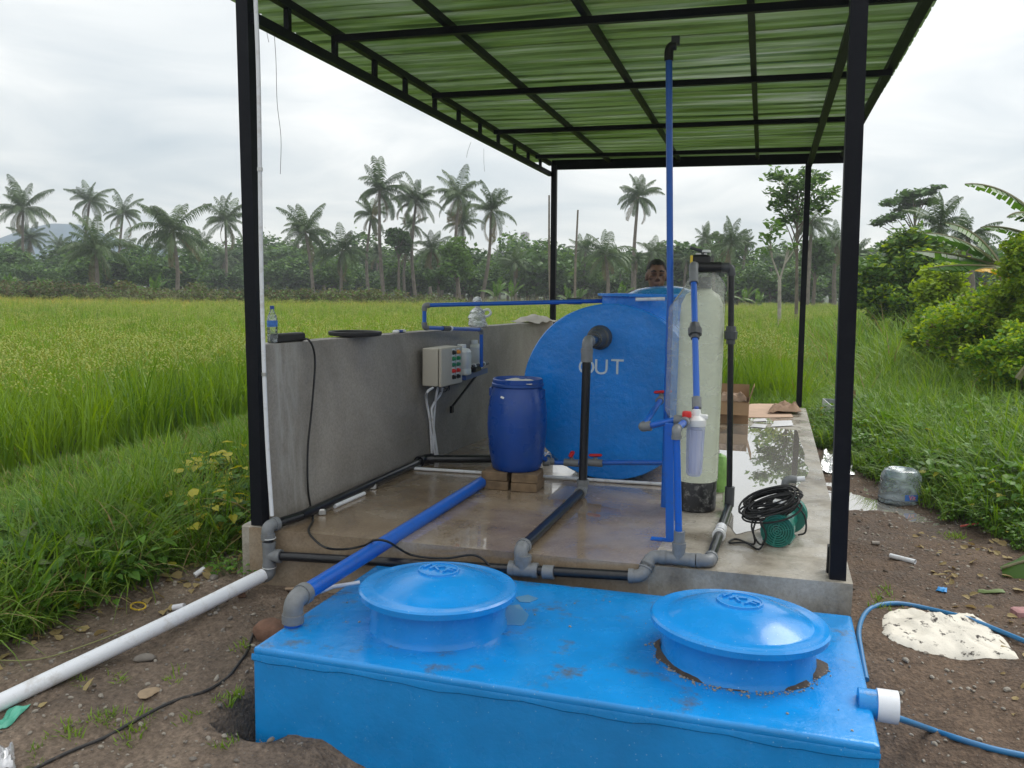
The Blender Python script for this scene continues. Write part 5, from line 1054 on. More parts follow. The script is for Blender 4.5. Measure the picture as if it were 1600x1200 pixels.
# ---- rice field
far_edge = lambda x: np.interp(x, [-60, -30, -17, 6, 30], [36, 37.5, 48, 66, 74])
strip = lambda X, Y: (far_edge(X)-Y < 19+3*np.sin(X*.21)) & (X < 3)
def in_rice(X, Y): return (Y < far_edge(X)) & (((X < -3.3-.12*np.sin(Y*1.7)) & (Y < 8.2)) | ((X < np.interp(Y, [8, 14, 22, 66], [3.6, 3.2, 3.6, 14])) & (Y >= 8.2)))
RN_ = [rice_hill(i, 17, 4+i % 3, 1.12, 4, .085, .020) for i in range(5)]
RF_ = [rice_hill(20+i, 40, 8, 1.02, 3, .42, .036) for i in range(5)]
X, Y = jgrid(-16, 4, -1.5, 13, .25, .10); k = in_rice(X, Y) & (np.hypot(X-CAM[0], Y-CAM[1]) < 15.5); place('rice_plants', X[k], Y[k], RN_, .82, 1.10, 'tall green rice plants with drooping pale ears nearest the bank', 'rice', .06)
X, Y = jgrid(-52, 15, 4, 76, .52, .25); k = in_rice(X, Y) & (np.hypot(X-CAM[0], Y-CAM[1]) >= 15.2) & ~(strip(X, Y) & (RNG.random(len(X)) < np.clip(1.15-(far_edge(X)-Y)/22, .2, .95))); place('rice_field', X[k], Y[k], RF_, .84, 1.12, 'wide green rice field reaching to the scrub and palms', 'rice', .06)
# ripe yellow strip at the far edge of the field
RIPE = leafmat('ripe_rice', (.38, .32, .05), (.55, .46, .10), .35, .6, .4)
X, Y = jgrid(-52, 14, 14, 76, .55, .25); k = in_rice(X, Y) & strip(X, Y)
RP_ = [tuft('ripe_rice', 60+i, 34, .92, .03, .3, .9, .42, [RIPE], 2) for i in range(3)]; place('ripe_rice', X[k], Y[k], RP_, .98, 1.14, 'strip of yellow ripe rice along the far edge of the field', 'rice', .06)
# ---- grass and weeds on the left bank
GT = [tuft('grass_tuft', 100+i, 30, .42, .016, .5, 1.5, .11, [GRASS, GRASSY, DRY], 4, (.62, .33, .05)) for i in range(5)]
GTL = [tuft('tall_grass', 120+i, 26, .78, .015, .28, 1.2, .10, [GRASSY, GRASS, DRY], 4, (.55, .41, .04)) for i in range(4)]
AG = [tuft('arching_grass', 130+i, 20, .72, .016, .55, 1.7, .10, [GRASSY, GRASS, DRY], 5, (.5, .44, .06)) for i in range(4)]
def heart(mb, c, az, s, pitch):
    d = np.array([math.cos(az)*math.cos(pitch), math.sin(az)*math.cos(pitch), math.sin(pitch)]); r = np.array([-math.sin(az), math.cos(az), 0]); n_ = np.cross(d, r)
    c = np.asarray(c, float); pts = [c, c-d*s*.12+r*s*.22+n_*s*.05, c+d*s*.25+r*s*.42+n_*s*.10, c+d*s*.65+r*s*.24+n_*s*.04, c+d*s*1.0-n_*s*.12]
    pts += [c+d*s*.65-r*s*.24+n_*s*.04, c+d*s*.25-r*s*.42+n_*s*.10, c-d*s*.12-r*s*.22+n_*s*.05, c+d*s*.45-n_*s*.02]
    mb.add(pts, [(0, 1, 2, 8), (8, 2, 3, 4), (4, 5, 6, 8), (8, 6, 7, 0)])
def weed(seed, n, ht, s, mats, frac, spread=.16):
    rr = np.random.default_rng(seed); mb = MB()
    for i in range(n):
        mb.k = int(rr.choice(len(frac), p=frac)); b = rr.uniform(0, 2*PI); r = spread*math.sqrt(rr.random()); z = ht*rr.uniform(.2, 1.0)*(1-.4*(r/spread)**2)
        heart(mb, (r*math.cos(b), r*math.sin(b), z), b+rr.normal(0, .9), s*rr.uniform(.6, 1.2), rr.uniform(-.7, .35))
    mb.k = len(mats)-1
    for i in range(6): b = rr.uniform(0, 2*PI); mb.tube([(0, 0, 0), (spread*.5*math.cos(b), spread*.5*math.sin(b), ht*.7)], .003, 4, False)
    return variant(mb.mesh('weed', mats))
WD_ = [weed(140+i, 34, .26, .065, [WEED, YELLOWL, STEM], (.94, .03, .03)) for i in range(5)]
WY_ = [weed(150+i, 26, .32, .06, [YELLOWL, WEED, STEM], (.36, .62, .02)) for i in range(2)]
bank = lambda X, Y: (X < left_edge(Y)-.02) & (X > -3.5) & (Y > -2.4) & (Y < 8.6)
X, Y = RNG.uniform(-3.6, .1, 3900), RNG.uniform(-2.4, 8.6, 3900); k = bank(X, Y) & ~((X > -.12) & (Y > -.1)); place('bank_grass', X[k], Y[k], GT, .6, 1.1, 'dense short green grass covering the bank left of the wall', 'grass', .15, scale_fn=lambda x, y: np.interp(x, [-3.4, -2.6, -1.3], [.45, .55, 1.0]))
k2 = lambda X, Y: ((X > -1.3) & (X < -.12) & (Y > .8) & (Y < 6)) | ((fbm(X*.9, Y*.9, 5) > .60) & (X > -1.9) & (X < left_edge(Y)-.3))
X, Y = RNG.uniform(-3.6, .0, 1500), RNG.uniform(-2.4, 8.6, 1500); k = bank(X, Y) & k2(X, Y) & ~((X > -.15) & (Y > -.2)); place('tall_grass', X[k], Y[k], GTL, .6, 1.0, 'taller arching light green grass beside the concrete wall', 'grass', .15)
X, Y = RNG.uniform(-3.0, -.1, 900), RNG.uniform(-2.2, 1.8, 900); k = bank(X, Y) & (X > left_edge(Y)-.7) & (fbm(X*1.6, Y*1.6, 11) > .56); place('bank_weeds', X[k], Y[k], WD_, .7, 1.3, 'broad-leaved green weeds at the lower edge of the left bank', 'weeds', .15)
q = [gpt(340+RNG.uniform(-50, 52), 810+RNG.uniform(-50, 50)) for _ in range(70)]; q = np.array([p for p in q if p[0] < -.1]); place('yellowing_weeds', q[:, 0], q[:, 1], WY_, .9, 1.5, 'weeds with yellow and pale green leaves by the foot of the left post', 'weeds', .15)
X, Y = RNG.uniform(-2.2, .0, 700), RNG.uniform(-2.3, 1.0, 700); k = bank(X, Y) & (X > left_edge(Y)-1.0); place('arching_grass', X[k], Y[k], AG, .6, 1.1, 'long arching grass hanging over the lower edge of the left bank', 'grass', .2)
q = np.array([gpt(70+RNG.normal(0, 45), 905+RNG.normal(0, 25)) for _ in range(34)]); place('bank_weeds', q[:, 0], q[:, 1], WD_, 1.0, 1.5, 'patch of large-leaved weeds at the far left where the bank meets the soil', 'weeds', .2)
# runners of grass lying out over the soil, and small seedlings
RUN = [tuft('runner', 170+i, 9, .55, .013, 1.1, .6, .05, [GRASS, DRY], 4, (.75, .25), 0) for i in range(3)]
X, Y = RNG.uniform(-1.3, .05, 130), RNG.uniform(-2.2, .6, 130); k = (np.abs(X-left_edge(Y)+.02) < .10); place('grass_runners', X[k], Y[k], RUN, .5, 1.0, 'long grass blades leaning out from the bank over the soil', 'grass', .1)
SD = [tuft('seedling', 180+i, 7, .07, .010, .7, .8, .03, [GRASSY], 2) for i in range(3)]
q = np.array([gpt(*p) for p in ((155, 1125), (175, 1118), (160, 1132), (130, 1142), (95, 1145), (205, 1150), (195, 1146), (365, 1085), (350, 1110), (378, 1130), (290, 1125), (60, 1180), (232, 1115), (270, 1064), (430, 1142), (185, 1052), (360, 1165), (125, 1065), (1385, 925), (1372, 940), (1392, 945), (1490, 838), (1480, 835), (1500, 842), (1378, 952))]); q = np.repeat(q, 5, 0); q[:, :2] += RNG.normal(0, .03, (len(q), 2)); place('seedlings', q[:, 0], q[:, 1], SD, .5, 1.2, 'little green seedlings sprouting from the bare soil', 'seedlings', .2)
q = np.array([gpt(*p) for p in ((400, 880), (395, 893), (380, 898), (370, 888), (350, 900), (340, 892), (405, 902))]); place('creeping_weeds', q[:, 0], q[:, 1], WD_, .35, .5, 'low creeping weeds at the foot of the pale plinth', 'weeds', .1)
LL = []
for i in range(3):
    mb = MB(); heart(mb, (0, 0, .01), i, .06, .15); LL.append(variant(mb.mesh('dead_leaf', [DRY])))
X, Y = RNG.uniform(-1.5, .9, 500), RNG.uniform(-2.3, .5, 500); k = (X > left_edge(Y)-.25) & (X < left_edge(Y)+.45+.2*RNG.normal(size=500)) & ~((X > .0) & (Y > -.1)); place('dead_leaves', X[k], Y[k], LL, .5, 1.3, 'dead leaves and straw scattered on the soil below the bank', 'leaves', .35)
X, Y = RNG.uniform(4.0, 5.6, 260), RNG.uniform(-.6, 2.2, 260); k = X < veg_edge(Y)+.1; place('dead_straw', X[k], Y[k], LL, .4, 1.0, 'dry bits of leaf on the dark soil at the right', 'leaves', .35)
# ---- weeds and grass on the right
WDR = [weed(200+i, 46, .36, .075, [WEED, GRASS, YELLOWL, STEM], (.72, .235, .025, .02), .2) for i in range(6)]
GR_ = [tuft('weed_grass', 220+i, 36, .52, .013, .45, 1.6, .14, [GRASS, GRASSY], 4, (.4, .6)) for i in range(5)]
GRL = [tuft('reed_grass', 240+i, 40, .95, .019, .35, 1.5, .2, [GRASSY, GRASS, DRY], 4, (.68, .29, .03)) for i in range(4)]
rv = lambda X, Y: (X > veg_edge(Y)+.05*np.sin(Y*9)) & ((Y > .1) | (X > 6))
X, Y = RNG.uniform(3.5, 11, 5200), RNG.uniform(-.5, 9, 5200); k = rv(X, Y) & (RNG.random(5200) < np.clip(1.1-(Y-4)*.13, .2, 1)); place('right_weeds', X[k], Y[k], WDR, .55, 1.15, 'broad-leaved weeds spreading from the right edge of the yard', 'weeds', .2, scale_fn=lambda x, y: np.clip(.5+(x-veg_edge(y))*1.1, .5, 1.1))
X, Y = RNG.uniform(3.5, 14, 8200), RNG.uniform(.5, 15, 8200); k = rv(X, Y); place('right_grass', X[k], Y[k], GR_, .8, 1.4, 'tangled green grass growing through the right-hand weeds', 'grass', .2, scale_fn=lambda x, y: np.clip(.45+(x-veg_edge(y))*.9, .45, 1.15))
X, Y = RNG.uniform(2.0, 24, 6500), RNG.uniform(7.2, 40, 6500); k = (X > np.interp(Y, [7, 10, 14, 22, 40], [3.6, 3.0, 2.6, 3.0, 8])) & ((Y > 8.5) | (X > 4.3)); place('reed_grass', X[k], Y[k], GRL, .75, 1.25, 'tall light green reed grass behind the floor on the right', 'grass', .2, scale_fn=lambda x, y: np.clip(.55+(y-7)*.08, .5, 1.1)*np.where((x > 4.5) & (y < 22), 1.35, 1))
X, Y = RNG.uniform(-3.4, 4.5, 1300), RNG.uniform(7.5, 9.5, 1300); k = ~((X > .0) & (X < 3.5) & (Y < 7.6)); place('rear_grass', X[k], Y[k], GR_, .6, 1.0, 'grass verge right behind the back edge of the floor', 'grass', .2)

# ------------------------------------------------------------------ trees
def leafcloud(seed, blobs, n, size, mats, flat=.0, frac=(1.0,), elong=1.6, fold=True, shell=.55):
    """leaf-sized faces spread through the volumes of the given blobs (centre, radii)"""
    rr = np.random.default_rng(seed); vol = np.array([b[1][0]*b[1][1]*b[1][2] for b in blobs])**.75; pick = rr.choice(len(blobs), n, p=vol/vol.sum()); mb = MB()
    d = rr.normal(size=(n, 3)); d /= np.linalg.norm(d, axis=1)[:, None]; rad_ = (shell+(1-shell)*rr.random(n)**.5)*np.clip(1+.22*rr.normal(size=n), .4, 1.7)
    C_ = np.array([b[0] for b in blobs])[pick]; R_b = np.array([b[1] for b in blobs])[pick]; P_ = C_+d*rad_[:, None]*R_b
    a = rr.uniform(0, 2*PI, n); tl = rr.normal(-.25, .5*(1-flat), n); U = np.stack([np.cos(a)*np.cos(tl), np.sin(a)*np.cos(tl), np.sin(tl)], 1)
    Vv = rr.normal(size=(n, 3)); Vv[:, 2] *= (1-flat); Vv -= U*(Vv*U).sum(1)[:, None]; Vv /= np.linalg.norm(Vv, axis=1)[:, None]+1e-9
    s = size*rr.uniform(.6, 1.3, n)[:, None]; mi = rr.choice(len(frac), n, p=frac)
    A, B, C2, D = P_-U*s*elong*.5, P_+Vv*s*.5, P_+U*s*elong*.5, P_-Vv*s*.5; vs = np.stack([A, B, C2, D], 1).reshape(-1, 3)
    me = bpy.data.meshes.new('crown'); me.vertices.add(4*n); me.vertices.foreach_set('co', vs.astype(np.float32).ravel()); me.loops.add(4*n); me.loops.foreach_set('vertex_index', np.arange(4*n, dtype=np.int32))
    me.polygons.add(n); me.polygons.foreach_set('loop_start', np.arange(0, 4*n, 4, dtype=np.int32))
    for m in mats: me.materials.append(m)
    me.polygons.foreach_set('material_index', mi.astype(np.int32)); me.update(calc_edges=True); me.validate(); return me
def blobs_in(seed, n, ext, r0, r1, base=0.0, squash=.7):
    rr = np.random.default_rng(seed); out = []
    for i in range(n):
        d = rr.normal(size=3); d /= np.linalg.norm(d); q = d*rr.random()**.4; r = rr.uniform(r0, r1); out.append(((q[0]*ext[0], q[1]*ext[1], base+q[2]*ext[2]), (r, r, r*squash)))
    return out
def limbs(mb, blobs, base, top, r, n=9):
    base, top = np.asarray(base, float), np.asarray(top, float); mb.tube(spline([base, base+(top-base)*.45+[.03*r, 0, 0], top], 4), list(np.linspace(r, r*.45, 9)), 7)
    for b in blobs[:n]:
        c = np.asarray(b[0]); t = np.clip((c[2]-base[2])/(top[2]-base[2])-.25, .35, .95); s = base+(top-base)*t; mb.tube(spline([s, (s+c)/2+[0, 0, .08*np.linalg.norm(c-s)], c], 3), list(np.linspace(r*.42, r*.10, 7)), 5)
    return mb
def plant(name, label, cat, loc, trunk_me, crown_me, s=1.0, rz=0.0, group=None, sx=1.0):
    o = thing(name, label, cat, loc, group); o.scale = (s*sx, s*sx, s); o.rotation_euler = (0, 0, rz)
    for nm, me in (('trunk', trunk_me), ('crown', crown_me)):
        if me is None: continue
        c = bpy.data.objects.new(nm, me); COL.objects.link(c); c.parent = o
    return o
TREE = leafmat('tree_leaf', (.022, .065, .018), (.085, .17, .042), .28, .5, .25)
TREEL = leafmat('tree_leaf_light', (.055, .13, .022), (.14, .26, .045), .32, .5, .3)
OLIVE = leafmat('scrub_leaf', (.050, .075, .018), (.105, .125, .035), .3, .6, .4)
BROWNL = leafmat('scrub_brown', (.10, .08, .035), (.16, .13, .06), .25, .7, .4)
LIME = leafmat('lime_leaf', (.11, .21, .014), (.32, .44, .045), .52, .5, .7)
PALM = leafmat('palm_leaf', (.025, .065, .018), (.085, .145, .04), .25, .42, .3)
PALMD = leafmat('palm_leaf_dry', (.10, .09, .04), (.19, .15, .07), .25, .6, .3)
# coconut fronds: five stages from the upright young ones to the hanging old ones
def frond(seed, elev, ln=3.6, dry=False):
    rr = np.random.default_rng(seed); mb = MB(); segs = 11; p = np.zeros(3); ang = elev; l_ = ln/segs; pts = [p.copy()]; angs = [ang]
    droop = {True: .06, False: .1}[elev > .9]*1.3
    for i in range(segs): p = p+np.array([math.cos(ang), 0, math.sin(ang)])*l_; pts.append(p.copy()); angs.append(ang); ang -= droop*(.6+1.1*i/segs)
    mb.k = 1; mb.tube(pts, list(np.linspace(.045, .008, len(pts))), 4, False); mb.k = 0
    nl = 34
    for j in range(nl):
        t = .10+.9*j/nl; i = min(int(t*segs), segs-1); q = pts[i]+(pts[i+1]-pts[i])*(t*segs-i); a = angs[i+1]; f_ = np.array([math.cos(a), 0, math.sin(a)])
        L_ = .82*(math.sin(PI*min(1, .12+t*.88))**.6)*rr.uniform(.8, 1.1)+.1
        for sd_ in (-1, 1):
            dr = .35+.5*rr.random()+.25*(elev < .3); dv = unit(np.array([0, sd_*.78, 0])+f_*.55+np.array([0, 0, -dr*.55])); m_ = q+dv*L_*.55; tip = q+unit(dv+np.array([0, 0, -.55]))*L_
            wv = f_*.040
            mb.add([q-wv*.6, q+wv*.6, m_+wv, m_-wv, tip], [(0, 1, 2, 3), (3, 2, 4)])
    me = mb.mesh('frond', [PALMD if dry else PALM, STEM]); return me
FR_ = {e: [frond(300+i*10+j, rad(e), dry=(e == -52)) for j in range(2)] for i, e in enumerate((78, 55, 32, 8, -18, -52))}
def palm(px_c, py_c, r_px, px_b, Y, label, lean=0.0, n=1.0, seed=0, group='coconut palms standing beyond the rice field', short=False):
    rr = np.random.default_rng(seed+px_c); top = on_y(px_c, py_c, Y); bs = on_y(px_b, 450, Y); bs[2] = -.45; d = float(np.dot(top-CAM, RM[2])); ln = r_px/FPX*d*1.18
    o = thing('coconut_palm', label, 'palm', bs, group); H_ = top-bs; r0 = max(.14, .011*H_[2]+.05)
    cur = np.array([H_[0]*.5*.75+.05*H_[2]*rr.uniform(-1, 1), 0, H_[2]*.5])
    MB().tube(spline([(0, 0, -.2), cur, H_], 6), list(np.linspace(r0*1.3, r0*.7, 13)), 8).build('trunk', PALMB, None, True, at=(0, 0, 0)).parent = o
    s = ln/3.6; cnt = ((78, 3), (55, 5), (32, 6), (8, 5), (-18, 4), (-52, 3))
    for e, c in cnt:
        ph = rr.uniform(0, 6); c = max(2, c+int(rr.integers(-1, 3)))
        for k in range(max(2, int(round(c*n)))):
            if rr.random() < .12: continue
            f_ = bpy.data.objects.new('frond', FR_[e][int(rr.integers(2))]); COL.objects.link(f_); f_.parent = o; f_.location = H_; z = ph+2*PI*k/c+rr.normal(0, .38); f_.rotation_euler = (rr.normal(0, .22), rr.normal(0, .2), z); f_.scale = (s*rr.uniform(.78, 1.2),)*3
    return o
PL = [(36, 326, 42, 42, 74, 'coconut palm farthest left, its thick crown reaching the photo edge'), (46, 372, 26, 38, 78, 'lower coconut palm tucked under the crown of the leftmost palm'),
 (140, 314, 31, 138, 80, 'slim coconut palm with a ragged crown, second crown from the left'), (192, 333, 31, 192, 80, 'slim coconut palm just left of the big spreading dark palm'),
 (150, 392, 52, 152, 50, 'short bushy coconut palm with a thick low crown rising out of the scrub'), (270, 362, 56, 275, 52, 'wide spreading coconut palm with a dark thin trunk left of the front post'),
 (352, 345, 36, 353, 74, 'slender coconut palm closest to the left front post'), (293, 390, 22, 293, 105, 'small distant palm behind the wide dark palm'),
 (477, 362, 44, 491, 62, 'coconut palm with a leaning trunk right of the left front post'), (535, 392, 40, 534, 64, 'short dense coconut palm with drooping crown beside the leaning one'),
 (438, 395, 18, 438, 120, 'tiny distant palm left of the leaning palm'), (593, 297, 44, 601, 66, 'tallest coconut palm in the middle of the left view'),
 (580, 336, 30, 577, 70, 'coconut palm under and left of the tallest crown'), (650, 314, 38, 651, 68, 'coconut palm with fan of long fronds right of the tallest one'),
 (645, 352, 22, 634, 76, 'thin leaning palm crossing behind the fan-crowned palm'), (674, 389, 30, 675, 66, 'short palm with a greyish crown below the fan-crowned palm'),
 (717, 306, 38, 720, 68, 'ragged-crowned coconut palm left of the roof edge'), (722, 350, 29, 724, 74, 'lower palm crown hidden under the ragged one'),
 (768, 330, 40, 749, 62, 'coconut palm with a strongly leaning pale trunk before the rear left post'), (780, 398, 17, 781, 120, 'small palm between the leaning palm and the mast'),
 (803, 385, 18, 804, 125, 'small palm just left of the lattice mast'), (838, 403, 22, 839, 110, 'small palm immediately left of the rear left post'),
 (907, 390, 20, 908, 100, 'small palm behind the right bare pole'), (946, 398, 40, 948, 62, 'broad bushy palm above the cylinder tank'),
 (997, 308, 34, 990, 70, 'lone tall coconut palm standing free above the cylinder tank'), (1020, 396, 28, 1020, 72, 'palm crown right behind the head of the man'),
 (1066, 402, 20, 1067, 90, 'small palm between the vent pole and the filter column'), (1101, 374, 24, 1101, 80, 'slim small-crowned palm above the valve of the filter column'),
 (1142, 382, 36, 1144, 66, 'wide ragged palm right of the filter column'), (1268, 352, 34, 1262, 58, 'palm with long drooping fronds behind the rear right post'), (1306, 378, 32, 1307, 62, 'hazy palm between the two right posts'),
 (1468, 352, 46, 1474, 34, 'palm with upright fronds behind the dark green bush'), (1512, 372, 44, 1520, 36, 'bent palm with trailing grey fronds at the right')]
for i, a in enumerate(PL): palm(*a, seed=i)
MARK = ['the leftmost palm', 'the leftmost low palm', 'the second slim palm', 'the third slim palm', 'the short bushy palm', 'the wide spreading dark palm', 'the slender palm by the front post', 'the small far palm', 'the leaning palm', 'the short dense palm', 'the tiny far palm', 'the tallest palm', 'the palm under the tallest one', 'the fan-crowned palm', 'the thin leaning palm', 'the short greyish palm', 'the ragged palm', 'the lower ragged palm', 'the strongly leaning palm', 'the small palm by the mast', 'the lattice mast', 'the rear left post', 'the right bare pole', 'the broad bushy palm', 'the lone tall palm', 'the man', 'the vent pole', 'the filter column', 'the black riser pipe', 'the rear right post', 'the right front post', 'the palm over the dark bush', 'the bent grey palm']
def mark(px, used={}):
    j = min(range(len(PL)), key=lambda q: abs(PL[q][3]-px)); d = px-PL[j][3]; return ('left of ' if d < -4 else 'right of ' if d > 4 else 'right behind ')+MARK[j]
SIDE = np.random.default_rng(5)
for i in range(26):      # more palm crowns scattered through the belt
    px = int(np.linspace(-20, 1330, 26)[i]+SIDE.uniform(-18, 18)); palm(px, int(SIDE.uniform(380, 412)), int(SIDE.uniform(18, 30)), px+int(SIDE.uniform(-6, 6)), SIDE.uniform(66, 100), 'small palm in the background belt, '+mark(px), seed=60+i, group='small palms in the background belt')
# scrub row along the far edge of the field
SH = []
for i in range(4):
    bl = blobs_in(400+i, 16, (2.0, 1.2, .6), .45, .9, .95, .75); SH.append((limbs(MB(), bl, (0, 0, -.2), (0, 0, 1.2), .09, 8).mesh('stems', [BARK]), leafcloud(410+i, bl, 2600, .13, [OLIVE, BROWNL, TREEL], .2, (.66, .2, .14))))
for i, px in enumerate(np.arange(-60, 700, 22)):
    xx = on_y(px, 455, 40)[0]; Yd = None
    for _ in range(8): Yd = float(far_edge(xx))+1.5+.9*math.sin(i*2.1); xx = on_y(px, 455, Yd)[0]
    t_, c_ = SH[i % 4]; plant('shrub', 'olive brown shrub in the scrub row, '+mark(px).replace('right behind', 'below'), 'shrub', (xx, Yd, -.45), t_, c_, (.80+.16*math.sin(i*1.7))*(1 if px < 620 else .8), i*1.3, 'shrubs in the scrub row')
PLM = [tuft('plume_grass', 440+i, 16, 1.5, .035, .3, .8, .3, [leafmat('plume', (.16, .17, .08), (.30, .30, .17), .3, .7, 1)], 3) for i in range(2)]
X = RNG.uniform(-45, -8, 260); Y = far_edge(X)+.4+RNG.uniform(0, .8, 260); place('plume_grass', X, Y, PLM, .8, 1.2, 'pale plume grass standing between the rice and the scrub', 'grass', .1)
# broad-leaved trees of the background belt
TV = []
for i in range(5):
    hh = (6.5, 8, 5.5, 7.5, 6)[i]; bl = blobs_in(500+i, 20, (2.6, 2.6, hh*.30), .9, 1.6, hh*.62, .75)
    TV.append((limbs(MB(), bl, (0, 0, -.4), (.1, 0, hh*.8), .2, 10).mesh('trunk', [BARK]), leafcloud(520+i, bl, 3400, .30, [TREE, TREEL], .2, ((.8, .2), (.35, .65), (.9, .1), (.6, .4), (.75, .25))[i])))
rr_ = np.random.default_rng(77)
for i, px in enumerate(np.arange(-90, 1700, 17.0)):
    Yd = rr_.uniform(72, 104) if px > 300 else rr_.uniform(60, 85); p = on_y(px+rr_.uniform(-6, 6), 450, Yd); k_ = int(rr_.integers(5)); s_ = rr_.uniform(.60, 1.15)*Yd/88
    plant('tree', ('dark', 'light green', 'dark', 'mixed green', 'deep green')[k_]+' tree in the background belt, '+mark(px), 'tree', (p[0], Yd, -.5), *TV[k_], s_, rr_.uniform(0, 6), 'trees of the background belt', rr_.uniform(.95, 1.35))
# the far wood closing the gaps
bl = []
for i in range(150): a = rr_.uniform(-90, 70); bl.append(((a, 125+rr_.uniform(-6, 6), rr_.uniform(.5, 4.0)), (3.2, 2, rr_.uniform(1.6, 3.0))))
fw = bpy.data.objects.new('far_woodland', leafcloud(600, bl, 26000, .62, [TREE], .2, shell=.4)); COL.objects.link(fw); tag(fw, 'hazy dark green wood closing the view behind the palms', 'wood', kind='stuff')
# banana clumps
def banana_leaf(ln=2.2, wd=.5, seed=0, droop=1.4, lean=.35, m=None, torn=True):
    rr = np.random.default_rng(seed); mb = MB(); segs = 16; p = np.zeros(3); ang = lean; pts = []
    for i in range(segs+1): pts.append((p.copy(), ang)); p = p+np.array([math.sin(ang), 0, math.cos(ang)])*ln/segs; ang += droop/segs*(.3+1.4*i/segs)
    mb.k = 1; mb.tube([q[0] for q in pts], list(np.linspace(.035, .008, segs+1)), 5, False); mb.k = 0
    for i in range(2, segs):
        for sd_ in (-1, 1):
            if torn and rr.random() < .06: continue
            gap = .0 if not torn or rr.random() < .55 else .18
            (a, a1), (b, b1) = pts[i], pts[i+1]; w0, w1 = [wd*.5*math.sin(PI*min(1, .06+.94*(j-2)/(segs-2)))**.55 if j < segs else .02 for j in (i, i+1)]; up = np.array([0, 0, -.35-.3*rr.random()]); b = a+(b-a)*(1-gap)
            mb.add([a, b, b+np.array([0, sd_*w1, 0])+up*w1, a+np.array([0, sd_*w0, 0])+up*w0], [(0, 1, 2, 3) if sd_ > 0 else (3, 2, 1, 0)])
    return mb
BAN = leafmat('banana_leaf', (.040, .115, .018), (.10, .21, .03), .42, .35, .8); BANY = leafmat('banana_orange', (.55, .28, .02), (.65, .40, .04), .3, .5, 1); BANS = mat('banana_stem', (.16, .15, .07), .6, var=.3)
BL_ = [banana_leaf(2.1, .52, 700+i, (1.2, 1.7, .7)[i], (.4, .7, .2)[i]).mesh('leaf', [BAN, BANS]) for i in range(3)]
def banana(loc, s, label, seed, group='banana plants', nl=7):
    rr = np.random.default_rng(seed); o = thing('banana_plant', label, 'banana plant', loc, group); o.scale = (s, s, s)
    m = MB().tube([(0, 0, -.2), (.02, 0, .6), (0, 0, 1.3)], [.11, .09, .06], 8).mesh('stem', [BANS], True); c = bpy.data.objects.new('stem', m); COL.objects.link(c); c.parent = o
    for k in range(nl):
        f_ = bpy.data.objects.new('leaf', BL_[k % 3]); COL.objects.link(f_); f_.parent = o; f_.location = (0, 0, 1.2); f_.rotation_euler = (0, 0, 2.4*k+rr.normal(0, .2)); f_.scale = (rr.uniform(.8, 1.1),)*3
    return o
for i, (px, Y, s, lb) in enumerate(((15, 48, .85, 'banana plant at the far left edge above the scrub'), (66, 50, .8, 'banana plant with one upright bright leaf behind the left scrub'), (240, 44, .8, 'banana clump in front of the scrub under the wide palm'), (622, 56, .6, 'little bright banana plant between the palm trunks'), (775, 58, .85, 'large banana clump left of the rear left post'), (800, 60, .85, 'banana clump close behind the blue pipe, next to the larger clump'), (888, 60, .7, 'small banana plant right of the rear left post'), (970, 58, .8, 'yellowish banana clump left of the head of the man'), (1135, 62, .8, 'banana clump right of the filter column'), (1165, 64, .8, 'banana clump beside the black riser pipe'), (1185, 60, .7, 'banana plant farthest right behind the riser pipe'), (905, 62, .7, 'banana plant beside the right bare pole'))): banana((on_y(px, 455, Y)[0], Y, -.45), s, lb, 710+i)
# the young feathery tree behind the rear right post
Yt = 30; b0 = on_y(1247, 470, Yt); b0[2] = -.3; sc3 = Yt/FPX*1.07
bl = []
for (px, py, r) in ((1215, 275, 17), (1240, 285, 16), (1232, 305, 20), (1258, 290, 20), (1282, 275, 14), (1290, 305, 18), (1265, 320, 18), (1218, 320, 16), (1208, 300, 12), (1245, 335, 18), (1285, 325, 12), (1225, 345, 14), (1304, 300, 8), (1260, 268, 12)):
    q = on_y(px, py, Yt+RNG.uniform(-.5, .5))-b0; bl.append((tuple(q), (r*sc3*1.25, r*sc3*1.3, r*sc3*.8)))
plant('feathery_tree', 'slender young tree with a loose feathery crown behind the rear right post', 'tree', b0, limbs(MB(), bl, (0, 0, 0), (on_y(1246, 300, Yt)-b0), .08, 14).mesh('trunk', [BARK]), leafcloud(720, bl, 1900, .105, [TREE, TREEL], .4, (.6, .4), 2.4, shell=.0))
# pale forked sapling, almost leafless
Yw = 26; b0 = on_y(1217, 510, Yw); fk = on_y(1218, 436, Yw)-b0; mb = MB().tube([(0, 0, -.6), (.0, 0, .3), fk], [.075, .065, .055], 8)
for pts in (((1218, 436), (1207, 405), (1198, 375)), ((1219, 436), (1226, 412), (1231, 385)), ((1228, 405), (1235, 385)), ((1206, 402), (1203, 370), (1207, 350)), ((1226, 412), (1236, 398), (1240, 392))): mb.tube([on_y(*p, Yw)-b0 for p in pts], list(np.linspace(.042, .015, len(pts))), 6)
bl = [(tuple(on_y(px, py, Yw)-b0), (.3, .3, .2)) for px, py in ((1207, 350), (1198, 372), (1190, 395), (1232, 384), (1215, 362))]
plant('forked_sapling', 'pale bare forked sapling standing in the grass left of the rear right post', 'tree', b0, mb.mesh('trunk', [BARKP]), leafcloud(730, bl, 130, .12, [TREEL], .3, elong=2))
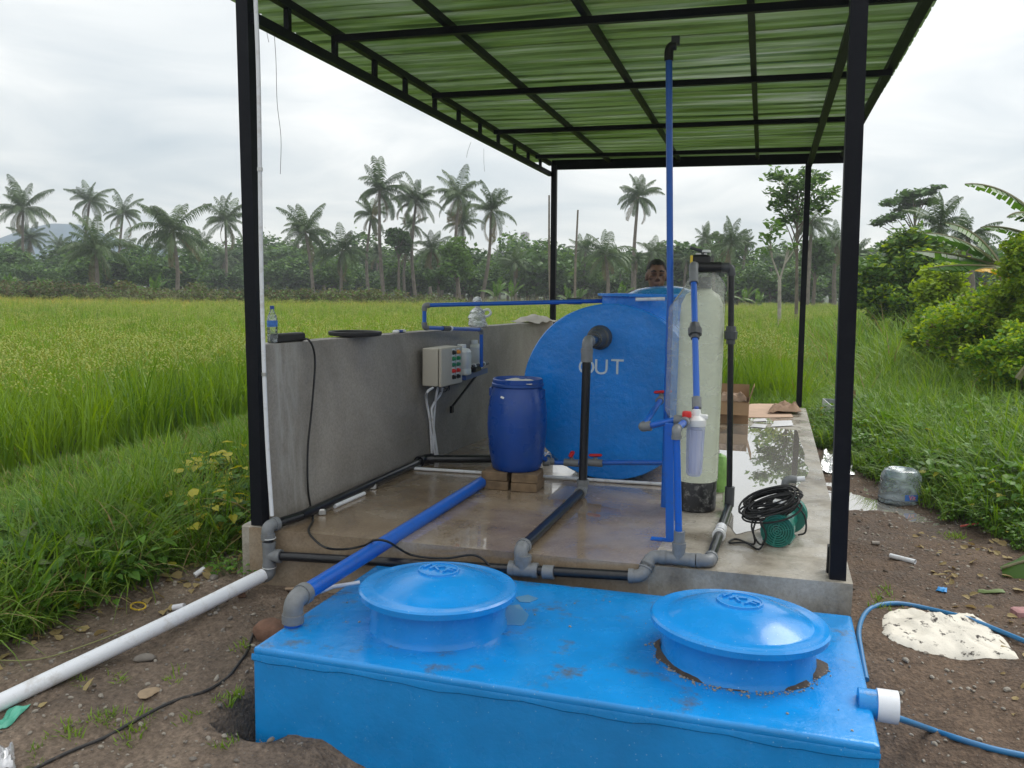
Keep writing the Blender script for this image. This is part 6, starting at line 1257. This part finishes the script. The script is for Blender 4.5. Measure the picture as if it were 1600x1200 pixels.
# flat-topped tree
Yf2 = 52; b0 = on_y(1432, 450, Yf2); b0[2] = -.3; s4 = Yf2/FPX*1.1; bl = []
for (px, py, r) in ((1425, 303, 16), (1447, 300, 14), (1462, 293, 10), (1405, 313, 16), (1388, 318, 10), (1425, 318, 16), (1450, 315, 12), (1398, 338, 14), (1380, 345, 12), (1370, 350, 8), (1412, 328, 12)): q = on_y(px, py, Yf2+RNG.uniform(-1, 1))-b0; bl.append((tuple(q), (r*s4*1.25, r*s4*1.2, r*s4*.34)))
plant('flat_topped_tree', 'thin tree with flat layered crown above the dark green bush', 'tree', b0, limbs(MB(), bl, (0, 0, 0), on_y(1430, 315, Yf2)-b0, .12, 11).mesh('trunk', [BARK]), leafcloud(740, bl, 1300, .20, [TREE], .6, elong=2.2, shell=.0))
# darker and lighter trees in the belt that stand out
for px, py, rp, Y, mt, lb, sd in ((623, 376, 24, 66, TREE, 'dark round-crowned tree between the tall palms', 1), (715, 405, 40, 60, TREEL, 'light green spreading tree under the ragged palm', 2), (685, 430, 26, 60, TREE, 'dark narrow tree beside the light green spreading one', 3), (1275, 400, 30, 60, TREE, 'dark tree low behind the rear right post', 4)):
    c0_ = on_y(px, py, Y); b0 = np.array([c0_[0], Y, -.4]); s4 = Y/FPX*1.07*rp; bl = [((x*.9, y*.9, z+c0_[2]+.4), r) for (x, y, z), r in blobs_in(750+sd, 14, (s4*.75, s4*.75, s4*.8), s4*.25, s4*.42, 0, .75)]
    plant('belt_tree', lb, 'tree', b0, limbs(MB(), bl, (0, 0, 0), (0, 0, c0_[2]+.4), .16, 8).mesh('trunk', [BARK]), leafcloud(760+sd, bl, 1900, .22, [mt], .3))
# bushes on the right
def bush(px, py, rx, ry, Y, n, size, mats, frac, name, label, seed, flatn=.25, trunk=True, cat='bush'):
    c0_ = on_y(px, py, Y); zg = float(gz(c0_[0], Y)); b0 = np.array([c0_[0], Y, zg]); s4 = float(np.dot(c0_-CAM, RM[2]))/FPX; ex, ez = rx*s4, ry*s4
    bl = [((x, y, z+c0_[2]-zg), r) for (x, y, z), r in blobs_in(seed, 60, (ex*.80, ex*.7, ez*.80), min(ex, ez)*.22, min(ex, ez)*.42, 0, .8)]
    return plant(name, label, cat, b0, limbs(MB(), bl, (0, 0, 0), (0, 0, max(.3, c0_[2]-zg)), .025+.008*ez, 16).mesh('stems', [BARK]), leafcloud(seed+1, bl, n, size, mats, flatn, frac, 2.0, shell=.2))
bush(1418, 424, 96, 66, 19, 17000, .085, [TREEL, TREE, LIME], (.55, .27, .18), 'dark_bush', 'big rounded dark green bush right of the right front post', 800, .45)
bush(1425, 474, 100, 36, 18, 6000, .075, [TREEL, LIME, TREE], (.5, .3, .2), 'dark_bush', 'low tangled green thicket filling the foot of the big rounded bush', 803, .3)
bush(1372, 458, 50, 40, 20, 5200, .085, [TREE, TREEL], (.5, .5), 'dark_bush', 'low dark green bush at the foot of the big rounded one', 805, .3)
bush(1470, 452, 46, 44, 14.5, 5200, .065, [LIME], (1.0,), 'lime_shrub', 'small yellow-green shrub before the big dark bush', 810, .3)
bush(1540, 505, 120, 88, 9.5, 24000, .040, [LIME, WEED, BROWNL], (.70, .26, .04), 'lime_hedge', 'wide yellow-green hedge-like shrub at the right', 820, .2)
bush(1608, 450, 52, 110, 8.8, 12000, .040, [LIME, WEED], (.85, .15), 'lime_hedge', 'tall yellow-green shrub cut by the right edge of the photo', 830, .2)
bush(1600, 560, 90, 60, 7.6, 11000, .036, [LIME, WEED], (.5, .5), 'lime_hedge', 'darker lower green shrub under the tall yellow-green one', 840, .2)
bush(1470, 525, 80, 46, 12, 8500, .048, [LIME, WEED], (.65, .35), 'lime_hedge', 'low yellow-green thicket left of the wide shrub', 845, .2)
# banana plant at the right edge: leaves reach over the shrubs
def own_leaf(px, py, Y, ln, wd, az, lean, droop, mats, seed, root, torn=True):
    c = on_y(px, py, Y); mb = banana_leaf(ln, wd, seed, droop, lean, torn=torn); R = Matrix.Rotation(az, 3, 'Z'); mb.v = [tuple(np.array(R @ Vector(p))+c) for p in mb.v]; return mb.build('leaf', mats, root)
bz = on_y(1640, 500, 9.2); bz[2] = -.1
ba = thing('banana_plant', 'banana plant at the right edge with a broken leaf arching against the sky', 'banana plant', bz, 'banana plants'); MB().tube([bz+[0, 0, -.1], bz+[.0, 0, 1.2], on_y(1632, 352, 9.2)], [.12, .1, .06], 10).build('stem', BANS, ba, True)
own_leaf(1632, 352, 9.2, 1.25, .34, rad(186), .75, 1.0, [BAN, BANS], 1, ba); own_leaf(1632, 380, 9.2, .9, .22, rad(190), 1.1, .7, [BAN, BANS], 2, ba); own_leaf(1635, 360, 9.2, .8, .30, rad(215), .9, 1.4, [BAN, BANS], 5, ba)
bz = on_y(1560, 440, 12.5); bz[2] = .0
ba = thing('banana_plant', 'banana plant with torn fan leaves and one orange dying leaf behind the hedge', 'banana plant', bz, 'banana plants'); tp = on_y(1566, 418, 12.5); MB().tube([bz+[0, 0, -.1], tp], [.13, .08], 10).build('stem', BANS, ba, True)
for k, (az, le, dr, ln) in enumerate(((190, .9, .8, 1.5), (175, 1.25, .4, 1.5), (160, .55, 1.0, 1.3), (200, 1.5, .3, 1.35), (60, .8, 1, 1.3))): own_leaf(1566, 418, 12.5, ln, .42, rad(az), le, dr, [BAN, BANS], 20+k, ba)
own_leaf(1592, 438, 12.0, .75, .30, rad(183), .95, 1.2, [BANY, BANS], 31, ba, False)
# big leaf lying at the right edge of the soil, and one standing above the weeds
bl_ = thing('big_leaf', 'big glossy green leaf with a torn yellow edge lying on the soil at far right', 'leaf', gpt(1600, 868))
c = gpt(1690, 872, .13); P = []; Pe = []
for i in range(13):
    t = i/12; ax = np.array([-.42*t, -.02*t, -.10*t*t]); w_ = .12*math.sin(PI*min(1, .1+.8*t))**.6
    P.append([c+ax+np.array([0, v*w_*.75, -.05*abs(v)+v*w_*.55-.01*math.sin(t*14+v*3)]) for v in np.linspace(-.82, 1, 9)]); Pe.append([c+ax+np.array([0, v*w_*.75, -.05*abs(v)+v*w_*.55-.01*math.sin(t*14+v*3)]) for v in np.linspace(-1.12, -.8, 3)])
MB().sheet(P, .003).build('blade', BAN, bl_, True); MB().sheet(Pe, .003).build('yellow_edge', BANY, bl_, True); MB().tube([c+[.0, .0, .02], c+[-.16, -.02, .02], c+[-.42, -.02, -.1]], .009, 6).build('midrib', BANS, bl_, True)
yb2 = thing('young_leaf', 'broad bright green leaf standing up at the right edge among the weeds', 'leaf', gpt(1600, 590)); c = on_y(1592, 570, 5.6); mb = banana_leaf(.75, .34, 3, .5, .5, torn=False); mb.v = [tuple(np.array(p)*[1, 1, 1]+c+np.array([0, 0, -.15])) for p in mb.v]; mb.build('blade', [BAN, BANS], yb2)
# two bare poles and the lattice mast
for (pt, pb, Y, lb) in (((858, 305), (862, 450), 44, 'taller thin bare pole just left of the rear left post'), ((903, 328), (899, 455), 44, 'thin bare pole right of the rear left post')):
    a, b = on_y(*pb, Y), on_y(*pt, Y); a[2] = -.45; m_ = (a+b)/2+[-.05, 0, 0]; tag(MB().tube(spline([a, m_, b], 5), list(np.linspace(.085, .05, 11)), 8).build('bare_pole', PALMB, None, True), lb, 'pole', 'bare poles beyond the field')
Ym = 300; a, b = on_y(819, 445, Ym), on_y(821, 362, Ym); mt = thing('lattice_mast', 'tiny distant lattice radio mast on the skyline', 'mast', (a[0], Ym, -1)); MST = mat('mast_grey', (.35, .33, .33), .6)
mb = MB(); cs = [(-1, -1), (1, -1), (1, 1), (-1, 1)]; hm = b[2]+1
for cx0, cy0 in cs: mb.bar((a[0]+cx0*1.3, Ym+cy0*1.3, -1), (a[0]+cx0*.5, Ym+cy0*.5, b[2]), .22, .22)
mb.build('leg', MST, mt); mb = MB()
for k in range(12):
    z0, z1 = -1+hm*k/12, -1+hm*(k+1)/12; w0, w1 = 1.3-.8*k/12, 1.3-.8*(k+1)/12
    for i in range(4): (x0_, y0__), (x1_, y1__) = cs[i], cs[(i+1) % 4]; mb.bar((a[0]+x0_*w0, Ym+y0__*w0, z0), (a[0]+x1_*w1, Ym+y1__*w1, z1), .12, .12)
mb.build('bracing', MST, mt); MB().box((a[0], Ym, b[2]-1.5), (2.6, 2.6, 2.2)).build('antenna', MST, mt)
# ------------------------------------------------------------------ the man behind the tank
SKIN = mat('skin', (.19, .10, .066), .5, var=.12, vscale=20); HAIR = mat('hair', (.008, .007, .007), .6, bump=.6, bscale=160); SHIRT = mat('shirt_dark', (.012, .013, .022), .85, var=.2, bump=.2); TROU = mat('trousers', (.03, .03, .035), .9)
hc = on_y(1026, 428, 3.66); fx0, fy0 = hc[0], hc[1]; man = thing('person', 'man with short black hair looking down, dark shirt, standing behind the blue tank', 'person', (fx0, fy0, 0))
def blobmesh(parts, vox, smooth=4):
    mb = MB()
    for kind, *a in parts:
        if kind == 'e':
            c, r = a; vs = []; n = 20
            mb.lathe([(math.sin(PI*t), -math.cos(PI*t)) for t in np.linspace(.0005, .9995, 13)], (0, 0, 0), n); k0_ = len(mb.v)-13*n
            for i in range(k0_, len(mb.v)): p = mb.v[i]; mb.v[i] = (c[0]+p[0]*r[0], c[1]+p[1]*r[1], c[2]+p[2]*r[2])
        else: mb.tube(a[0], a[1], 14)
    me = mb.mesh('shape', SKIN); o = bpy.data.objects.new('shape', me); COL.objects.link(o)
    m = o.modifiers.new('r', 'REMESH'); m.mode = 'VOXEL'; m.voxel_size = vox; s_ = o.modifiers.new('s', 'SMOOTH'); s_.iterations = smooth; s_.factor = .5
    dg = bpy.context.evaluated_depsgraph_get(); out_ = bpy.data.meshes.new_from_object(o.evaluated_get(dg)); bpy.data.objects.remove(o); out_.polygons.foreach_set('use_smooth', [True]*len(out_.polygons)); return out_
zc2 = hc[2]; t_h = 0.0
# face towards -Y (the camera), head bowed a little
hd = [('e', (0, .012, zc2+.03), (.073, .092, .092)), ('e', (0, -.008, zc2-.035), (.062, .078, .075)), ('e', (0, -.035, zc2-.082), (.040, .042, .034)), ('t', [(0, -.082, zc2+.018), (0, -.098, zc2-.012), (0, -.107, zc2-.026)], [.009, .012, .015]), ('e', (-.013, -.094, zc2-.028), (.009, .010, .008)), ('e', (.013, -.094, zc2-.028), (.009, .010, .008)),
      ('t', [(-.050, -.070, zc2+.026), (-.026, -.084, zc2+.030), (0, -.083, zc2+.026), (.026, -.084, zc2+.030), (.050, -.070, zc2+.026)], [.007, .010, .008, .010, .007]), ('e', (0, -.078, zc2-.056), (.024, .014, .0075)), ('e', (0, -.075, zc2-.067), (.020, .013, .008)), ('e', (-.046, -.052, zc2-.012), (.022, .022, .016)), ('e', (.046, -.052, zc2-.012), (.022, .022, .016)),
      ('e', (-.076, .012, zc2-.005), (.010, .022, .034)), ('e', (.076, .012, zc2-.005), (.010, .022, .034)), ('t', [(0, .02, zc2-.03), (0, .03, zc2-.16), (0, .03, zc2-.22)], [.055, .052, .07])]
HS = 1.22
def HP(p): return (p[0]*HS, (p[1]-.02)*HS+.02, zc2-.022+(p[2]-zc2)*HS)
hd = [(k[0], HP(k[1]), tuple(q*HS for q in k[2])) if k[0] == 'e' else (k[0], [HP(p) for p in k[1]], [q*HS for q in k[2]]) for k in hd]
body = hd+[('t', [(0, .03, zc2-.20), (0, .03, zc2-.40), (0, .02, zc2-.62), (0, .02, zc2-.74)], [.10, .155, .135, .15]), ('t', [(-.18, .03, zc2-.245), (.18, .03, zc2-.245)], [.055, .055]), ('t', [(-.085, .02, zc2-.72), (-.095, .0, zc2-1.15), (-.10, .03, .09)], [.088, .06, .042]), ('t', [(.085, .02, zc2-.72), (.095, .0, zc2-1.15), (.10, .03, .09)], [.088, .06, .042]), ('t', [(-.10, .05, .04), (-.11, -.12, .035)], [.04, .035]), ('t', [(.10, .05, .04), (.11, -.12, .035)], [.04, .035])]
for s in (-1, 1):
    body.append(('t', [(s*.185, .03, zc2-.25), (s*.23, .03, zc2-.52), (s*.17, -.17, zc2-.62), (s*.15, -.23, zc2-.60)], [.05, .042, .032, .028])); hx0, hy0, hz0 = s*.145, -.25, zc2-.598; body.append(('e', (hx0, hy0-.025, hz0), (.038, .045, .017)))
    for k in range(4): fx_ = hx0+(k-1.5)*.019; l_ = (.062, .074, .07, .055)[k if s > 0 else 3-k]; body.append(('t', [(fx_, hy0-.05, hz0), (fx_*1.0, hy0-.05-l_*.55, hz0+.004), (fx_, hy0-.05-l_, hz0-.018)], [.0085, .008, .0065]))
    body.append(('t', [(hx0-s*.03, hy0-.01, hz0), (hx0-s*.055, hy0-.045, hz0-.01), (hx0-s*.05, hy0-.07, hz0-.014)], [.010, .009, .007]))
Mr = Matrix.Rotation(rad(12), 4, 'Z'); HM = Matrix.Translation((0, .02, zc2-.022)) @ Matrix.Scale(HS, 4) @ Matrix.Translation((0, -.02, -zc2))
def man_part(name, me, m):
    me.materials.clear(); me.materials.append(m); me.transform(Mr); o = bpy.data.objects.new(name, me); COL.objects.link(o); o.parent = man; return o
man_part('body', blobmesh(body, .0075, 3), SKIN)
hm_ = blobmesh([('e', (0, .018, zc2+.050), (.0775, .094, .083)), ('e', (0, .045, zc2+.01), (.077, .072, .08))], .008, 4)
bm = bmesh.new(); bm.from_mesh(hm_); bmesh.ops.delete(bm, geom=[v for v in bm.verts if v.co.y < -.045+.0*v.co.z and v.co.z < zc2+.083 or (v.co.z < zc2-.045) or (abs(v.co.x) > .06 and v.co.z < zc2+.02 and v.co.y < .035) or (v.co.y < .0 and v.co.z < zc2+.05)], context='VERTS'); bm.to_mesh(hm_); bm.free(); hm_.transform(HM); man_part('hair', hm_, HAIR)
man_part('shirt', blobmesh([('t', [(0, .035, zc2-.115), (0, .03, zc2-.20), (0, .03, zc2-.40), (0, .02, zc2-.62), (0, .02, zc2-.76)], [.082, .125, .168, .15, .165]), ('t', [(-.19, .03, zc2-.25), (.19, .03, zc2-.25)], [.066, .066]), ('t', [(-.19, .03, zc2-.25), (-.225, .03, zc2-.44)], [.064, .058]), ('t', [(.19, .03, zc2-.25), (.225, .03, zc2-.44)], [.064, .058])], .012, 3), SHIRT)
man_part('trousers', blobmesh([('t', [(0, .02, zc2-.72), (0, .02, zc2-.80)], [.158, .15]), ('t', [(-.088, .02, zc2-.76), (-.098, .0, zc2-1.15), (-.10, .03, .10)], [.10, .075, .062]), ('t', [(.088, .02, zc2-.76), (.098, .0, zc2-1.15), (.10, .03, .10)], [.10, .075, .062])], .014, 3), TROU)
mb = MB()
for s in (-1, 1): mb.lathe([(.0005, -.004), (.012, -.003), (.013, 0), (.012, .003), (.0005, .004)], (s*.030, -.078, zc2+.008), 12)
me = mb.mesh('eyelids', HAIR); me.transform(HM); man_part('eyelids', me, mat('eye_dark', (.02, .012, .01), .3))
mb = MB()
for s in (-1, 1): mb.tube([(s*.048, -.078, zc2+.034), (s*.030, -.092, zc2+.040), (s*.012, -.092, zc2+.036)], [.004, .006, .005], 6)
me = mb.mesh('eyebrows', HAIR); me.transform(HM); man_part('eyebrows', me, HAIR)

# ------------------------------------------------------------------ moist air
hz = MB().box((-130, 205, 20), (860, 480, 48)).build('haze', mat('haze_skin', (1, 1, 1)), at=(0, 0, 0)); hz.data.materials.clear()
HZ = bpy.data.materials.new('moist_air'); HZ.use_nodes = True; t = HZ.node_tree; t.nodes.clear(); o_ = N(t, 'ShaderNodeOutputMaterial'); pv = N(t, 'ShaderNodeVolumePrincipled'); pv.inputs['Density'].default_value = .0010; pv.inputs['Color'].default_value = (.90, .95, 1, 1); pv.inputs['Anisotropy'].default_value = .2
L(t, pv.outputs[0], o_.inputs['Volume']); hz.data.materials.append(HZ); hz.visible_shadow = True; tag(hz, 'pale moist haze in the air over the fields', 'haze', kind='stuff')
